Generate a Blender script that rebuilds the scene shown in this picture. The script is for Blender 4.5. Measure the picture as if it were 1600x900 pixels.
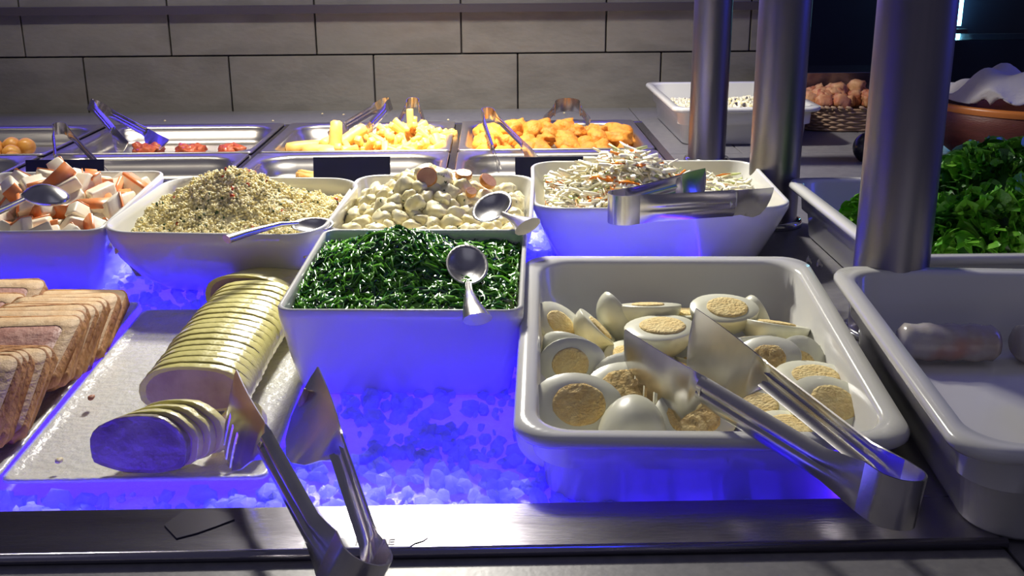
import bpy, math, random
import numpy as np
from mathutils import Vector, Matrix, Euler, noise
from math import radians, sin, cos, pi, atan, sqrt, exp
for o in list(bpy.data.objects): bpy.data.objects.remove(o)
SC = bpy.context.scene
COL = SC.collection
rnd = random.Random(7)
# ---------------------------------------------------------------- camera (34 cm above the counter top)
pitch, yaw, roll = atan(535/1700), radians(1.0), radians(.4)
fw = Vector((sin(yaw)*cos(pitch), cos(yaw)*cos(pitch), -sin(pitch)))
rt = Vector((cos(yaw), -sin(yaw), 0)); up = rt.cross(fw)
r2 = rt*cos(roll)-up*sin(roll); u2 = rt*sin(roll)+up*cos(roll)
cd = bpy.data.cameras.new('camera'); cam = bpy.data.objects.new('camera', cd); COL.objects.link(cam)
cd.sensor_width = 36; cd.lens = 1700/1600*36; cd.clip_start = .02
cam.matrix_world = Matrix(((r2.x, u2.x, -fw.x, 0), (r2.y, u2.y, -fw.y, 0), (r2.z, u2.z, -fw.z, .34), (0, 0, 0, 1)))
SC.camera = cam
# ---------------------------------------------------------------- world, lamps, exposure
W = bpy.data.worlds.new('room_glow'); SC.world = W; W.use_nodes = True
bg = W.node_tree.nodes['Background']; bg.inputs[0].default_value = (.15, .145, .24, 1); bg.inputs[1].default_value = .42
SC.view_settings.view_transform = 'Standard'; SC.view_settings.look = 'None'
SC.view_settings.exposure = 0; SC.view_settings.gamma = 1; SC.view_settings.use_curve_mapping = False
BLUE = (.10, .025, 1)
def area(name, loc, aim, sx, sy, power, col, spread=180):
    l = bpy.data.lights.new(name, 'AREA'); l.shape = 'RECTANGLE'; l.size = sx; l.size_y = sy
    l.energy = power; l.color = col; l.spread = radians(spread)
    o = bpy.data.objects.new(name, l); COL.objects.link(o); o.location = loc
    o.rotation_euler = (Vector(aim)-Vector(loc)).to_track_quat('-Z', 'Y').to_euler(); return o
def spot(name, loc, aim, power, col, size, blend=.6, rad=.03):
    l = bpy.data.lights.new(name, 'SPOT'); l.energy = power; l.color = col; l.spot_size = radians(size)
    l.spot_blend = blend; l.shadow_soft_size = rad
    o = bpy.data.objects.new(name, l); COL.objects.link(o); o.location = loc
    o.rotation_euler = (Vector(aim)-Vector(loc)).to_track_quat('-Z', 'Y').to_euler(); return o
area('lamp_over_cold_dishes', (-.165, 1.95, .84), (-.16, .85, 0), .17, .09, 4.0, (1, .95, .84), 75)
spot('heat_lamp_over_fries', (-.17, 1.86, .78), (-.15, 2.0, 0), 110, (1, .84, .62), 34, .9)
spot('heat_lamp_over_nuggets', (.1, 1.86, .78), (.1, 2.0, 0), 9, (1, .84, .6), 42, 1)
spot('heat_lamp_over_left_pans', (-.85, 1.86, .78), (-.75, 2.0, 0), 12, (1, .88, .72), 60, 1)
spot('wide_lamp_over_hot_well', (-.15, 1.78, .86), (-.0, 1.72, 0), 60, (1, .95, .87), 112, .8, .04)
area('added_wall_fill', (-.45, 1.75, .8), (-.4, 2.42, .05), 1.2, .05, 2.2, (1, .94, .82), 110)  # added fill light without a fixture, brightens the back wall
area('added_blue_light_at_wall', (-.5, 2.40, .30), (-.5, 1.4, .0), 2.2, .03, 1.7, (.09, .055, 1))  # unseen blue light, added to give the hot pan rims blue reflections
area('led_panel_under_ice', (-.55, 1.03, -.118), (-.55, 1.03, 0), 1.5, .78, 24, (.085, .02, 1))
area('room_light', (-.2, .1, 1.5), (0, 1.2, 0), 1.4, 1.0, 1.0, (.86, .85, 1))
area('blue_room_light', (1.75, 1.2, .75), (.36, 1.0, .3), .5, 1.0, 5.5, (.03, .05, 1))
# ---------------------------------------------------------------- helpers
def mat(name, col, rough=.5, metal=0, col2=None, scale=20, bump=0, bscale=None, coat=0, trans=0, emit=None, es=0,
        sss=0, stretch=None, lo=.35, hi=.65, ior=None, detail=4, col3=None, scale3=60, lo3=.6, hi3=.7, rvar=0):
    m = bpy.data.materials.new(name); m.use_nodes = True; nt = m.node_tree; b = nt.nodes['Principled BSDF']
    b.inputs['Base Color'].default_value = (*col, 1); b.inputs['Roughness'].default_value = rough
    b.inputs['Metallic'].default_value = metal; b.inputs['Coat Weight'].default_value = coat
    b.inputs['Transmission Weight'].default_value = trans
    if ior: b.inputs['IOR'].default_value = ior
    if sss:
        b.inputs['Subsurface Weight'].default_value = sss; b.inputs['Subsurface Scale'].default_value = .01
        b.inputs['Subsurface Radius'].default_value = (1, .8, .6)
    if emit: b.inputs['Emission Color'].default_value = (*emit, 1); b.inputs['Emission Strength'].default_value = es
    tc = nt.nodes.new('ShaderNodeTexCoord'); mp = nt.nodes.new('ShaderNodeMapping'); nt.links.new(tc.outputs['Object'], mp.inputs[0])
    if stretch: mp.inputs['Scale'].default_value = stretch
    def nz(s, d=detail):
        n = nt.nodes.new('ShaderNodeTexNoise'); n.inputs['Scale'].default_value = s; n.inputs['Detail'].default_value = d
        nt.links.new(mp.outputs[0], n.inputs['Vector']); return n
    cur = None
    def mixin(cur, base, c2, n, lo, hi):
        mr = nt.nodes.new('ShaderNodeMapRange'); mr.inputs[1].default_value = lo; mr.inputs[2].default_value = hi
        nt.links.new(n.outputs[0], mr.inputs[0])
        mx = nt.nodes.new('ShaderNodeMix'); mx.data_type = 'RGBA'; nt.links.new(mr.outputs[0], mx.inputs[0])
        if cur: nt.links.new(cur, mx.inputs[6])
        else: mx.inputs[6].default_value = (*base, 1)
        mx.inputs[7].default_value = (*c2, 1); return mx.outputs[2]
    if col2:
        n = nz(scale); cur = mixin(None, col, col2, n, lo, hi)
        if rvar:
            mr = nt.nodes.new('ShaderNodeMapRange'); mr.inputs[3].default_value = rough; mr.inputs[4].default_value = rough+rvar
            nt.links.new(n.outputs[0], mr.inputs[0]); nt.links.new(mr.outputs[0], b.inputs['Roughness'])
    if col3: cur = mixin(cur, col, col3, nz(scale3, 2), lo3, hi3)
    if cur: nt.links.new(cur, b.inputs['Base Color'])
    if bump:
        bp = nt.nodes.new('ShaderNodeBump'); bp.inputs['Strength'].default_value = bump; bp.inputs['Distance'].default_value = .003
        nt.links.new(nz(bscale or scale).outputs[0], bp.inputs['Height']); nt.links.new(bp.outputs[0], b.inputs['Normal'])
    return m
def mesh(name, V, Fc, m=None, parent=None, smooth=False, mats=None, idx=None, loc=None, mw=None):
    me = bpy.data.meshes.new(name); me.from_pydata([tuple(v) for v in V], [], Fc)
    if mats:
        for q in mats: me.materials.append(q)
        if idx is not None: me.polygons.foreach_set('material_index', np.asarray(idx, dtype=np.int32))
    elif m: me.materials.append(m)
    if smooth: me.polygons.foreach_set('use_smooth', [True]*len(me.polygons))
    me.update()
    o = bpy.data.objects.new(name, me); COL.objects.link(o)
    if parent: o.parent = parent
    if mw is not None: o.matrix_world = mw
    elif loc: o.location = loc
    return o
def tag(o, label=None, cat=None, group=None, kind=None):
    if label: o['label'] = label
    if cat: o['category'] = cat
    if group: o['group'] = group
    if kind: o['kind'] = kind
    return o
def empty(name, label, cat, loc=(0, 0, 0), group=None, mw=None):
    o = bpy.data.objects.new(name, None); COL.objects.link(o); o.empty_display_size = .02
    if mw is not None: o.matrix_world = mw
    else: o.location = loc
    return tag(o, label, cat, group)
def copy_thing(root, mw, label=None, name=None):
    r = root.copy(); COL.objects.link(r); r.matrix_world = mw
    if label: r['label'] = label
    for c in root.children:
        d = c.copy(); COL.objects.link(d); d.parent = r; d.matrix_parent_inverse = c.matrix_parent_inverse.copy()
    return r
def box(x0, x1, y0, y1, z0, z1, b=0):
    V = [(x, y, z) for z in (z0, z1) for y in (y0, y1) for x in (x0, x1)]
    F = [(0, 2, 3, 1), (4, 5, 7, 6), (0, 1, 5, 4), (2, 6, 7, 3), (0, 4, 6, 2), (1, 3, 7, 5)]
    return V, F
def join(parts):
    V, F = [], []
    for v, f in parts:
        n = len(V); V += list(v); F += [tuple(i+n for i in q) for q in f]
    return V, F
def bevel(o, w=.002, s=2):
    md = o.modifiers.new('bevel', 'BEVEL'); md.width = w; md.segments = s; md.limit_method = 'ANGLE'; md.angle_limit = radians(40); return o
def rrect(w, d, r, z, n=6, cx=0, cy=0):
    r = min(r, w/2-1e-4, d/2-1e-4); P = []
    for sx, sy, a0 in ((1, 1, 0), (-1, 1, 90), (-1, -1, 180), (1, -1, 270)):
        for k in range(n+1):
            a = radians(a0+90*k/n); P.append((cx+sx*(w/2-r)+r*cos(a), cy+sy*(d/2-r)+r*sin(a), z))
    return P
def loft(rings, cap0=True, cap1=True, closed=True):
    V, F = [], []; n = len(rings[0])
    for R in rings: V += R
    for i in range(len(rings)-1):
        for k in range(n if closed else n-1):
            a, b = i*n+k, i*n+(k+1) % n; F.append((a, b, b+n, a+n))
    if cap0: F.append(tuple(reversed(range(n))))
    if cap1: F.append(tuple(range((len(rings)-1)*n, len(rings)*n)))
    return V, F
def cyl(c, r, z0, z1, n=32, r1=None):
    r1 = r if r1 is None else r1
    return loft([[(c[0]+q*cos(2*pi*k/n), c[1]+q*sin(2*pi*k/n), z) for k in range(n)] for q, z in ((r, z0), (r1, z1))])
def ico(sub=1):
    import bmesh
    bm = bmesh.new(); bmesh.ops.create_icosphere(bm, subdivisions=sub, radius=1)
    V = np.array([v.co[:] for v in bm.verts]); F = np.array([[v.index for v in f.verts] for f in bm.faces]); bm.free(); return V, F
ICO1, ICO2, ICO3, ICO4 = ico(1), ico(2), ico(3), ico(4)
def rotm(a, b, c): return np.array(Euler((a, b, c)).to_matrix())
def lump(name, rx, ry, rz, m, seed, amp=.2, freq=1.5, base=ICO3, box_=0, parent=None, mw=None, amp2=0, smooth=True):
    V0, F = base; V = []
    for v in V0:
        q = v.copy()
        if box_:
            s = (abs(q[0])**box_+abs(q[1])**box_+abs(q[2])**box_)**(-1/box_); q = q*s
        k = 1+amp*noise.noise(Vector(q*freq)+Vector((seed*7.3, seed*3.1, seed)))
        if amp2: k += amp2*noise.noise(Vector(q*freq*4)+Vector((seed, seed*5.1, 0)))
        V.append((q[0]*rx*k, q[1]*ry*k, q[2]*rz*k))
    return mesh(name, V, [tuple(map(int, f)) for f in F], m, parent, smooth, mw=mw)
def scatter(name, base, pts, sizes, mats, idx, parent=None, rots=None, smooth=False, jitter=0, mw=None):
    """many small copies joined into one mesh (stuff)"""
    V0, F0 = base; n = len(pts); rs = np.random.RandomState(len(pts)+3)
    VV = np.zeros((n, len(V0), 3))
    for i in range(n):
        R = rotm(*(rots[i] if rots is not None else rs.rand(3)*6.28))
        v = V0*(1+jitter*(rs.rand(len(V0), 1)-.5)) if jitter else V0
        VV[i] = (v*np.asarray(sizes[i]))@R.T+np.asarray(pts[i])
    FF = (F0[None]+np.arange(n)[:, None, None]*len(V0)).reshape(-1, F0.shape[1])
    me = bpy.data.meshes.new(name); V = VV.reshape(-1, 3)
    me.from_pydata(V.tolist(), [], FF.tolist())
    for q in mats: me.materials.append(q)
    me.polygons.foreach_set('material_index', np.repeat(np.asarray(idx, dtype=np.int32), len(F0)))
    if smooth: me.polygons.foreach_set('use_smooth', [True]*len(me.polygons))
    me.update(); o = bpy.data.objects.new(name, me); COL.objects.link(o)
    if parent: o.parent = parent
    if mw is not None: o.matrix_world = mw
    o['kind'] = 'stuff'; return o
def ribbons(name, paths, widths, mats, idx, parent=None, thick=.0005, mw=None, twist=0, tap=.35):
    """bent flat strands: each path an array (k,3); joined into one mesh (stuff)"""
    V, F, I = [], [], []; rs = np.random.RandomState(5)
    for p, w, ii in zip(paths, widths, idx):
        k = len(p); a = rs.rand()*6.28; n0 = len(V)
        for j in range(k):
            t = p[min(j+1, k-1)]-p[max(j-1, 0)]; t = t/(np.linalg.norm(t)+1e-9)
            s = np.cross(t, [sin(a), cos(a), .35]); s /= np.linalg.norm(s)+1e-9; q = np.cross(t, s); a += twist
            ww = w*(tap if j in (0, k-1) else 1)
            V += [p[j]-s*ww/2, p[j]+q*ww*.22, p[j]+s*ww/2, p[j]-q*ww*.12]
        for j in range(k-1):
            for e in range(4):
                F.append((n0+j*4+e, n0+j*4+(e+1) % 4, n0+j*4+4+(e+1) % 4, n0+j*4+4+e)); I.append(ii)
        F.append((n0+3, n0+2, n0+1, n0)); F.append(tuple(n0+(k-1)*4+e for e in range(4))); I += [ii, ii]
    o = mesh(name, [tuple(v) for v in V], F, None, parent, True, mats, I, mw=mw); o['kind'] = 'stuff'; return o
def frame_mw(loc, n, spin=0):
    """matrix whose Z axis is n, spun about it"""
    q = Vector(n).normalized().to_track_quat('Z', 'Y'); return Matrix.Translation(loc)@q.to_matrix().to_4x4()@Matrix.Rotation(spin, 4, 'Z')
# ---------------------------------------------------------------- materials
M = {}
M['tile'] = mat('stone_tile', (.17, .158, .135), .55, col2=(.235, .22, .19), scale=9, bump=.25, bscale=60, stretch=(1, 1, 2.2), col3=(.12, .095, .07), scale3=9, lo3=.55, hi3=1.0)
M['grout'] = mat('grout', (.045, .04, .038), .9)
M['counter'] = mat('grey_counter', (.15, .145, .16), .36, 0, (.19, .185, .195), 120, .05, 300, rvar=.1)
M['steel'] = mat('brushed_steel', (.60, .60, .61), .27, 1, (.52, .52, .54), 30, .06, 90, stretch=(.25, 6, 6), rvar=.12)
M['framesteel'] = mat('worn_steel', (.40, .38, .44), .12, 1, (.36, .345, .40), 12, .05, 140, rvar=.12, stretch=(.5, 3, 3))
M['pan'] = mat('pan_steel', (.66, .62, .57), .28, 1, (.6, .58, .54), 25, .03, 60, rvar=.08)
M['tong'] = mat('tong_steel', (.68, .66, .64), .18, 1, (.58, .56, .54), 40, .04, 60, rvar=.1)
M['spoon'] = mat('spoon_steel', (.62, .61, .60), .27, 1, (.52, .51, .50), 60, .05, 90)
M['post'] = mat('post_steel', (.27, .25, .265), .36, 1, (.22, .21, .23), 60, .05, 120, stretch=(1, 1, .05))
M['chrome'] = mat('chrome', (.75, .75, .77), .1, 1)
M['white'] = mat('white_porcelain', (.74, .735, .70), .16, 0, (.70, .70, .66), 6, .01, 30, coat=.3)
M['plate'] = mat('greasy_white_plate', (.76, .755, .73), .22, 0, (.70, .70, .67), 30, .55, 150, coat=.4)
M['black'] = mat('black_card', (.012, .012, .016), .6)
M['blackp'] = mat('black_plastic', (.01, .01, .018), .3)
M['basin'] = mat('basin_steel', (.55, .55, .6), .3, 1)
M['led'] = mat('led_strip', (.1, .1, .3), .5, emit=(.06, .012, 1), es=24)
M['ledcy'] = mat('cyan_tube', (.1, .3, .3), .5, emit=(.25, .8, 1), es=14)
M['ice'] = mat('crushed_ice', (.62, .68, .92), .12, 0, (.75, .8, 1), 80, .5, 260, ior=1.31)
M['icebase'] = mat('ice_bed', (.70, .76, .95), .35, 0, (.8, .86, 1), 60, 1.0, 160)
def translucent(m, f, col):
    nt = m.node_tree; b = nt.nodes['Principled BSDF']; t = nt.nodes.new('ShaderNodeBsdfTranslucent'); t.inputs[0].default_value = (*col, 1)
    mx = nt.nodes.new('ShaderNodeMixShader'); mx.inputs[0].default_value = f; nt.links.new(b.outputs[0], mx.inputs[1]); nt.links.new(t.outputs[0], mx.inputs[2])
    nt.links.new(mx.outputs[0], nt.nodes['Material Output'].inputs[0])
translucent(M['ice'], .7, (.9, .92, 1)); translucent(M['icebase'], .3, (.5, .7, 1))
M['egg'] = mat('egg_white', (.80, .80, .66), .34, 0, (.77, .76, .55), 22, .06, 90, sss=.0, coat=.25)
M['yolk'] = mat('egg_yolk', (.90, .73, .34), .8, 0, (.86, .64, .26), 160, .8, 420)
M['yolk2'] = mat('crumbled_yolk', (.90, .70, .32), .9, 0, (.84, .58, .22), 220, 1.0, 500)
M['skin'] = mat('yellow_roll_skin', (.78, .73, .27), .34, 0, (.68, .60, .19), 30, .5, 90, coat=.3)
M['meat'] = mat('roll_meat', (.60, .44, .36), .42, 0, (.44, .30, .25), 45, .3, 160)
M['darkskin'] = mat('end_piece_skin', (.36, .31, .19), .35, 0, (.20, .14, .12), 40, .8, 90, coat=.4)
M['crust'] = mat('bread_crust', (.30, .11, .03), .75, 0, (.55, .27, .09), 55, .8, 120)
M['dough'] = mat('pale_dough', (.72, .52, .30), .7, 0, (.64, .42, .22), 60, .5, 160)
M['pate'] = mat('pink_pate', (.47, .22, .17), .5, 0, (.58, .34, .27), 60, .6, 150)
M['cous'] = mat('couscous', (.84, .72, .33), .5); M['cous2'] = mat('couscous_pale', (.90, .81, .46), .45)
M['herb'] = mat('green_herb', (.05, .10, .03), .5); M['redbit'] = mat('red_pepper', (.55, .08, .02), .35)
M['cousbed'] = mat('couscous_bed', (.80, .71, .38), .7, 0, (.62, .55, .28), 90, 1, 300)
M['potato'] = mat('dressed_potato', (.82, .71, .34), .3, 0, (.86, .80, .55), 60, .2, 60, coat=.25, col3=(.06, .11, .03), scale3=170, lo3=.68, hi3=.72)
M['cream'] = mat('cream_dressing', (.80, .74, .48), .2, 0, (.6, .55, .35), 30, .5, 80, coat=.5, col3=(.06, .11, .03), scale3=150, lo3=.66, hi3=.7)
M['sausage'] = mat('sausage', (.55, .26, .17), .35, 0, (.62, .33, .22), 90, .2, 200, coat=.3)
M['carrotsl'] = mat('orange_rind', (.62, .25, .05), .3, coat=.4)
M['surimi'] = mat('white_surimi', (.90, .83, .66), .4, 0, (.86, .76, .56), 50, .15, 120)
M['surired'] = mat('orange_surimi_skin', (.88, .24, .05), .35, 0, (.84, .36, .16), 50, .1, 80)
M['cab'] = mat('cabbage', (.90, .82, .52), .4, coat=.15); M['cab2'] = mat('cabbage_white', (.92, .88, .68), .35, coat=.15)
M['cabg'] = mat('cabbage_green', (.62, .68, .28), .4); M['carrot'] = mat('carrot', (.85, .25, .02), .35)
M['sea'] = mat('seaweed', (.014, .12, .008), .22, coat=.35); M['sea2'] = mat('seaweed_bright', (.09, .30, .015), .22, coat=.35)
M['sea3'] = mat('seaweed_dark', (.004, .03, .010), .1, coat=.8)
M['brine'] = mat('green_brine', (.03, .055, .008), .06, coat=.5, bump=.5, bscale=90)
M['lettuce'] = mat('lettuce', (.08, .34, .02), .32, 0, (.22, .50, .05), 26, .3, 120, coat=.2)
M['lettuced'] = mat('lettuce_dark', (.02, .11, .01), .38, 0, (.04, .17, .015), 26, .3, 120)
M['fry'] = mat('fries', (.85, .55, .16), .5, 0, (.78, .42, .09), 60, .2, 120)
M['nugget'] = mat('nugget', (.80, .36, .045), .6, 0, (.62, .22, .02), 50, .8, 160)
M['ball'] = mat('potato_ball', (.80, .42, .08), .4, 0, (.68, .28, .04), 40, .2, 100, coat=.3)
M['redmeat'] = mat('red_roast', (.38, .05, .015), .4, 0, (.55, .12, .03), 90, .8, 160, coat=.4)
M['roll'] = mat('rice_paper_roll', (.50, .47, .42), .22, 0, (.42, .34, .28), 35, .3, 60, coat=.4, col3=(.50, .22, .15), scale3=16, lo3=.58, hi3=.72)
M['wicker'] = mat('wicker', (.42, .29, .19), .6, 0, (.32, .2, .12), 80, .2, 100)
M['rusk'] = mat('bread_cube', (.36, .09, .035), .6, 0, (.62, .34, .16), 40, .5, 100)
M['terra'] = mat('terracotta', (.15, .035, .025), .45, 0, (.12, .03, .02), 20, .3, 150, stretch=(1, 1, 6))
M['terraedge'] = mat('orange_glaze', (.55, .17, .03), .35)
M['cloth'] = mat('white_napkin', (.60, .57, .55), .9, 0, (.52, .49, .48), 12, .3, 200)
M['curtain'] = mat('navy_wall', (.006, .007, .022), .55, 0, (.01, .012, .035), 6)
M['plastic'] = mat('clear_plastic', (.8, .85, .95), .08, trans=1, ior=1.08)
M['tape'] = mat('clear_tape', (.30, .285, .34), .2, 1)
M['label'] = mat('worn_label', (.40, .40, .42), .35); M['ink'] = mat('faded_ink', (.28, .28, .31), .5)
M['crumbm'] = mat('food_crumb', (.42, .18, .10), .6); M['crumby'] = mat('pale_crumb', (.7, .6, .35), .6)
M['greyt'] = mat('dark_grey', (.06, .05, .06), .4)
M['floor'] = mat('dark_floor', (.03, .03, .035), .5)
# ---------------------------------------------------------------- setting: floor, walls
tag(mesh('floor', *box(-2.4, 3.2, -.6, 4.0, -.95, -.9), M['floor']), kind='structure')
wall = tag(mesh('wall_back', *box(-1.9, .697, 2.425, 2.6, -.9, 1.3), M['grout']), kind='structure')
tl = None
for r in range(-1, 8):
    z0 = .116+(r-1)*.156; off = 0 if r % 2 else .157
    for k in range(-3, 7):
        x0 = -1.006+k*.314+(-.035 if not r % 2 else 0)+off-.314; x1 = x0+.314
        x0, x1 = max(x0, -1.9), min(x1, .697)
        if x1-x0 < .02: continue
        e = .0016
        V, F = box(x0+e, x1-e, 2.4125+rnd.uniform(0, .0006), 2.43, z0+e, z0+.156-e)
        o = bevel(mesh('tile', V, F, M['tile'], wall), .0012, 1)
tag(mesh('wall_right', *box(.697, 3.2, 3.25, 3.3, -.9, 1.6), M['curtain']), kind='structure')
o = mesh('shadow_strip_1', *box(-1.9, .69, 2.392, 2.412, .205, .222), M['greyt']); tag(o, kind='structure')  # dark strip standing in for the shadow band across the tiles
# ---------------------------------------------------------------- counter, in slabs
ct = empty('buffet_counter', 'grey buffet counter top that carries the cold and hot wells and the posts', 'counter', (0, 1.2, -.9))
def part(name, VF, m, root, bev=0, smooth=False):
    V, F = VF; L = root.matrix_world.inverted() if False else None
    o = mesh(name, [Vector(v)-root.location for v in V], F, m, root, smooth)
    if bev: bevel(o, bev)
    return o
top = -.004
for b in ((-1.8, .302, .18, .566), (-1.8, .302, 1.462, 1.612), (-1.8, .302, 2.192, 2.4125), (.304, 1.3, .18, .62), (.304, 1.3, .622, 1.848),
          (.304, .43, 1.850, 2.4125), (.432, .697, 1.850, 2.4125), (.699, 1.5, 1.850, 2.7)):
    part('slab', box(b[0], b[1], b[2], b[3], top-.03, top), M['counter'], ct, .001)
part('base_cabinet', box(-1.75, 1.25, .22, 2.35, -.9, -.14), M['greyt'], ct)
# ---------------------------------------------------------------- cold well: steel frame, basin, LED strips, ice
cw = empty('cold_well', 'stainless steel framed cold well holding crushed ice at the front of the counter', 'cold well', (-.3, 1.0, -.02))
part('front_rail', box(-1.8, .302, .568, .623, -.014, 0), M['framesteel'], cw, .0015)
V, F = loft([[(x, .566+.0035*cos(a), -.001+.0035*sin(a)) for a in [2*pi*k/12 for k in range(12)]] for x in (-1.8, .303)])
part('front_bead', (V, F), M['framesteel'], cw, 0, True)
part('side_rail', box(.236, .302, .6232, 1.46, -.014, 0), M['framesteel'], cw, .0015)
part('back_rail', box(-1.8, .2358, 1.43, 1.46, -.014, 0), M['framesteel'], cw, .0015)
part('basin', join([box(-1.8, .24, .615, 1.44, -.13, -.125), box(-1.8, .24, .615, .619, -.125, -.0145), box(-1.8, .24, 1.436, 1.44, -.125, -.0145), box(.24, .244, .615, 1.44, -.125, -.0145)]), M['basin'], cw)
part('led_strip', box(-1.4, .0, .6195, .6222, -.022, -.015), M['led'], cw)
part('led_strip', box(.236, .2385, .66, 1.42, -.024, -.0165), M['led'], cw)
part('led_strip', box(-1.4, .22, 1.432, 1.4345, -.012, -.004), M['led'], cw)
def icez(x, y): return -.036+(y-.62)*.056+.003*noise.noise(Vector((x*9, y*9, 0)))
nx, ny = 150, 90; V = []
for j in range(ny+1):
    for i in range(nx+1):
        x = -1.3+1.53*i/nx; y = .6235+.81*j/ny; dip = .006 if (-.57 < x < -.158 and .71 < y < 1.05) else 0
        V.append((x, y, icez(x, y)-.004-dip+.0025*noise.noise(Vector((x*120, y*120, 3)))))
F = [(j*(nx+1)+i, j*(nx+1)+i+1, (j+1)*(nx+1)+i+1, (j+1)*(nx+1)+i) for j in range(ny) for i in range(nx)]
ice = mesh('crushed_ice', V, F, M['icebase'], None, True)
tag(ice, 'bed of crushed ice glowing blue in the cold well', 'ice', kind='stuff')
rs = np.random.RandomState(1); n = 9000
xs = -1.0+1.225*rs.rand(n); ys = .627+.8*rs.rand(n)**1.25
def under(x, y): return (-.565 < x < -.162 and .70 < y < 1.05) or (-.165 < x < .012 and .86 < y < 1.04)
keepi = [i for i in range(n) if not under(xs[i], ys[i])]; xs, ys, n = xs[keepi], ys[keepi], len(keepi)
pts = [(x, y, icez(x, y)-.001+.002*rs.rand()) for x, y in zip(xs, ys)]
sz = .0056*(.4+rs.rand(n, 1)*1.0)*(.6+.8*rs.rand(n, 3))
o = scatter('ice_chunk', ICO1, pts, sz, [M['ice']], np.zeros(n), ice, jitter=.5)
# worn label on the frame
lb = empty('worn_label', 'torn clear label stuck on the front steel rail', 'label', (-.102, .577, .0004))
V = [(-.115, .5705, .0003), (-.052, .5705, .0003), (-.049, .574, .0003), (-.044, .577, .0003), (-.041, .5815, .0003), (-.115, .5815, .0003)]
part('label_film', (V+[(a, b, .0007) for a, b, c in V], [tuple(range(5, -1, -1)), tuple(range(6, 12))]+[(i, (i+1) % 6, (i+1) % 6+6, i+6) for i in range(6)]), M['label'], lb)
fc = bpy.data.curves.new('lettering', 'FONT'); fc.body = 'I QUE'; fc.size = .0095; fc.extrude = .0001; fc.materials.append(M['ink'])
fo = bpy.data.objects.new('lettering', fc); COL.objects.link(fo); bpy.context.view_layer.update()
lm = bpy.data.meshes.new_from_object(fo.evaluated_get(bpy.context.evaluated_depsgraph_get())); bpy.data.objects.remove(fo)
fo = bpy.data.objects.new('lettering', lm); COL.objects.link(fo); fo.parent = lb; fo.location = (.017, -.0045, .0005)
# ---------------------------------------------------------------- hot well and its pans
hw = empty('hot_well', 'steel frame of the hot well behind the salad bowls', 'hot well', (-.4, 1.9, -.02))
XD = [-1.455, -1.11, -.760, -.406, -.066, .288]
fr = [box(-1.8, .302, 2.176, 2.19, -.02, .001), box(-1.8, .302, 1.614, 1.63, -.02, .001), box(.286, .302, 1.63, 2.176, -.02, .001), box(-1.8, .286, 1.842, 1.856, -.02, .001)]
for x in XD[:-1]: fr.append(box(x-.006, x+.006, 1.63, 2.176, -.02, .0012))
part('well_frame', join(fr), M['framesteel'], hw, .001)
part('well_basin', join([box(-1.8, .29, 1.62, 2.18, -.14, -.135)]), M['basin'], hw)
def gnpan(name, x0, x1, y0, y1, depth, label, m, fl=.014, r=.055, tilt=0):
    cx, cy = (x0+x1)/2, (y0+y1)/2; w, d = x1-x0, y1-y0
    rings = [rrect(w-2*fl, d-2*fl, r, -.004, 8), rrect(w, d, .006, -.001, 8), rrect(w, d, .006, .002, 8), rrect(w-.004, d-.004, .006, .0032, 8), rrect(w-2*fl+.01, d-2*fl+.01, r+.004, -.0002, 8), rrect(w-2*fl+.003, d-2*fl+.003, r, -.0015, 8), rrect(w-2*fl, d-2*fl, r, -.005, 8),
             rrect(w-2*fl-.002, d-2*fl-.002, r, -.012, 8), rrect(w-2*fl-.010, d-2*fl-.010, r*.9, -.014, 8),
             rrect(w-2*fl-.018, d-2*fl-.018, r*.8, -depth+.008, 8), rrect(w-2*fl-.026, d-2*fl-.026, r*.7, -depth+.002, 8), rrect(w-2*fl-.04, d-2*fl-.04, r*.6, -depth, 8)]
    V, F = loft(rings, cap0=False)
    p = mesh(name, V, F, m, None, True, loc=(cx, cy, .003)); p.rotation_euler.x = tilt
    return tag(p, label, 'pan')
labs = {(0, 1): 'steel hot pan in the back row of the hot well at the far left', (1, 1): 'steel hot pan of round potatoes in the back row', (2, 1): 'nearly empty steel pan with bits of red meat in the back row',
        (3, 1): 'steel hot pan heaped with fries and rolls in the back row', (4, 1): 'steel hot pan of golden nuggets in the back row, at its right end',
        (0, 0): 'steel hot pan in the front row of the hot well at the far left', (1, 0): 'empty front-row steel pan in front of the round potatoes', (2, 0): 'empty front-row steel pan in front of the red meat pan',
        (3, 0): 'front-row steel pan in front of the fries, a few fries in it', (4, 0): 'front-row steel pan in front of the nuggets'}
for i in range(5):
    for j, (a, b) in enumerate(((1.631, 1.841), (1.857, 2.175))):
        if i == 0: continue
        gnpan('hot_pan', XD[i]+.007, XD[i+1]-.007, a, b, .034, labs[(i, j)], M['pan'])
# ---------------------------------------------------------------- posts
for k, (x, y) in enumerate(((.354, 1.775), (.357, 1.352), (.357, .932))):
    p = empty('steel_post', ['brushed steel post farthest back, beside the nugget pan', 'middle brushed steel post, behind the coleslaw bowl', 'nearest brushed steel post, rising in front of the lettuce'][k], 'post', (x, y, top), 'steel posts of the sneeze guard')
    R = (.0305, .0315, .0325)[k]
    V, F = cyl((0, 0), R, 0, 1.1, 48); o = mesh('tube', V, F, M['post'], p, True)
    o.modifiers.new('e', 'EDGE_SPLIT').split_angle = radians(50)
    V, F = loft([[(q*cos(2*pi*t/48), q*sin(2*pi*t/48), z) for t in range(48)] for q, z in ((R+.007, 0), (R+.007, .006), (R+.005, .009), (R+.0005, .0095))], True, False)
    mesh('collar', V, F, M['chrome'], p, True)
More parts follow.
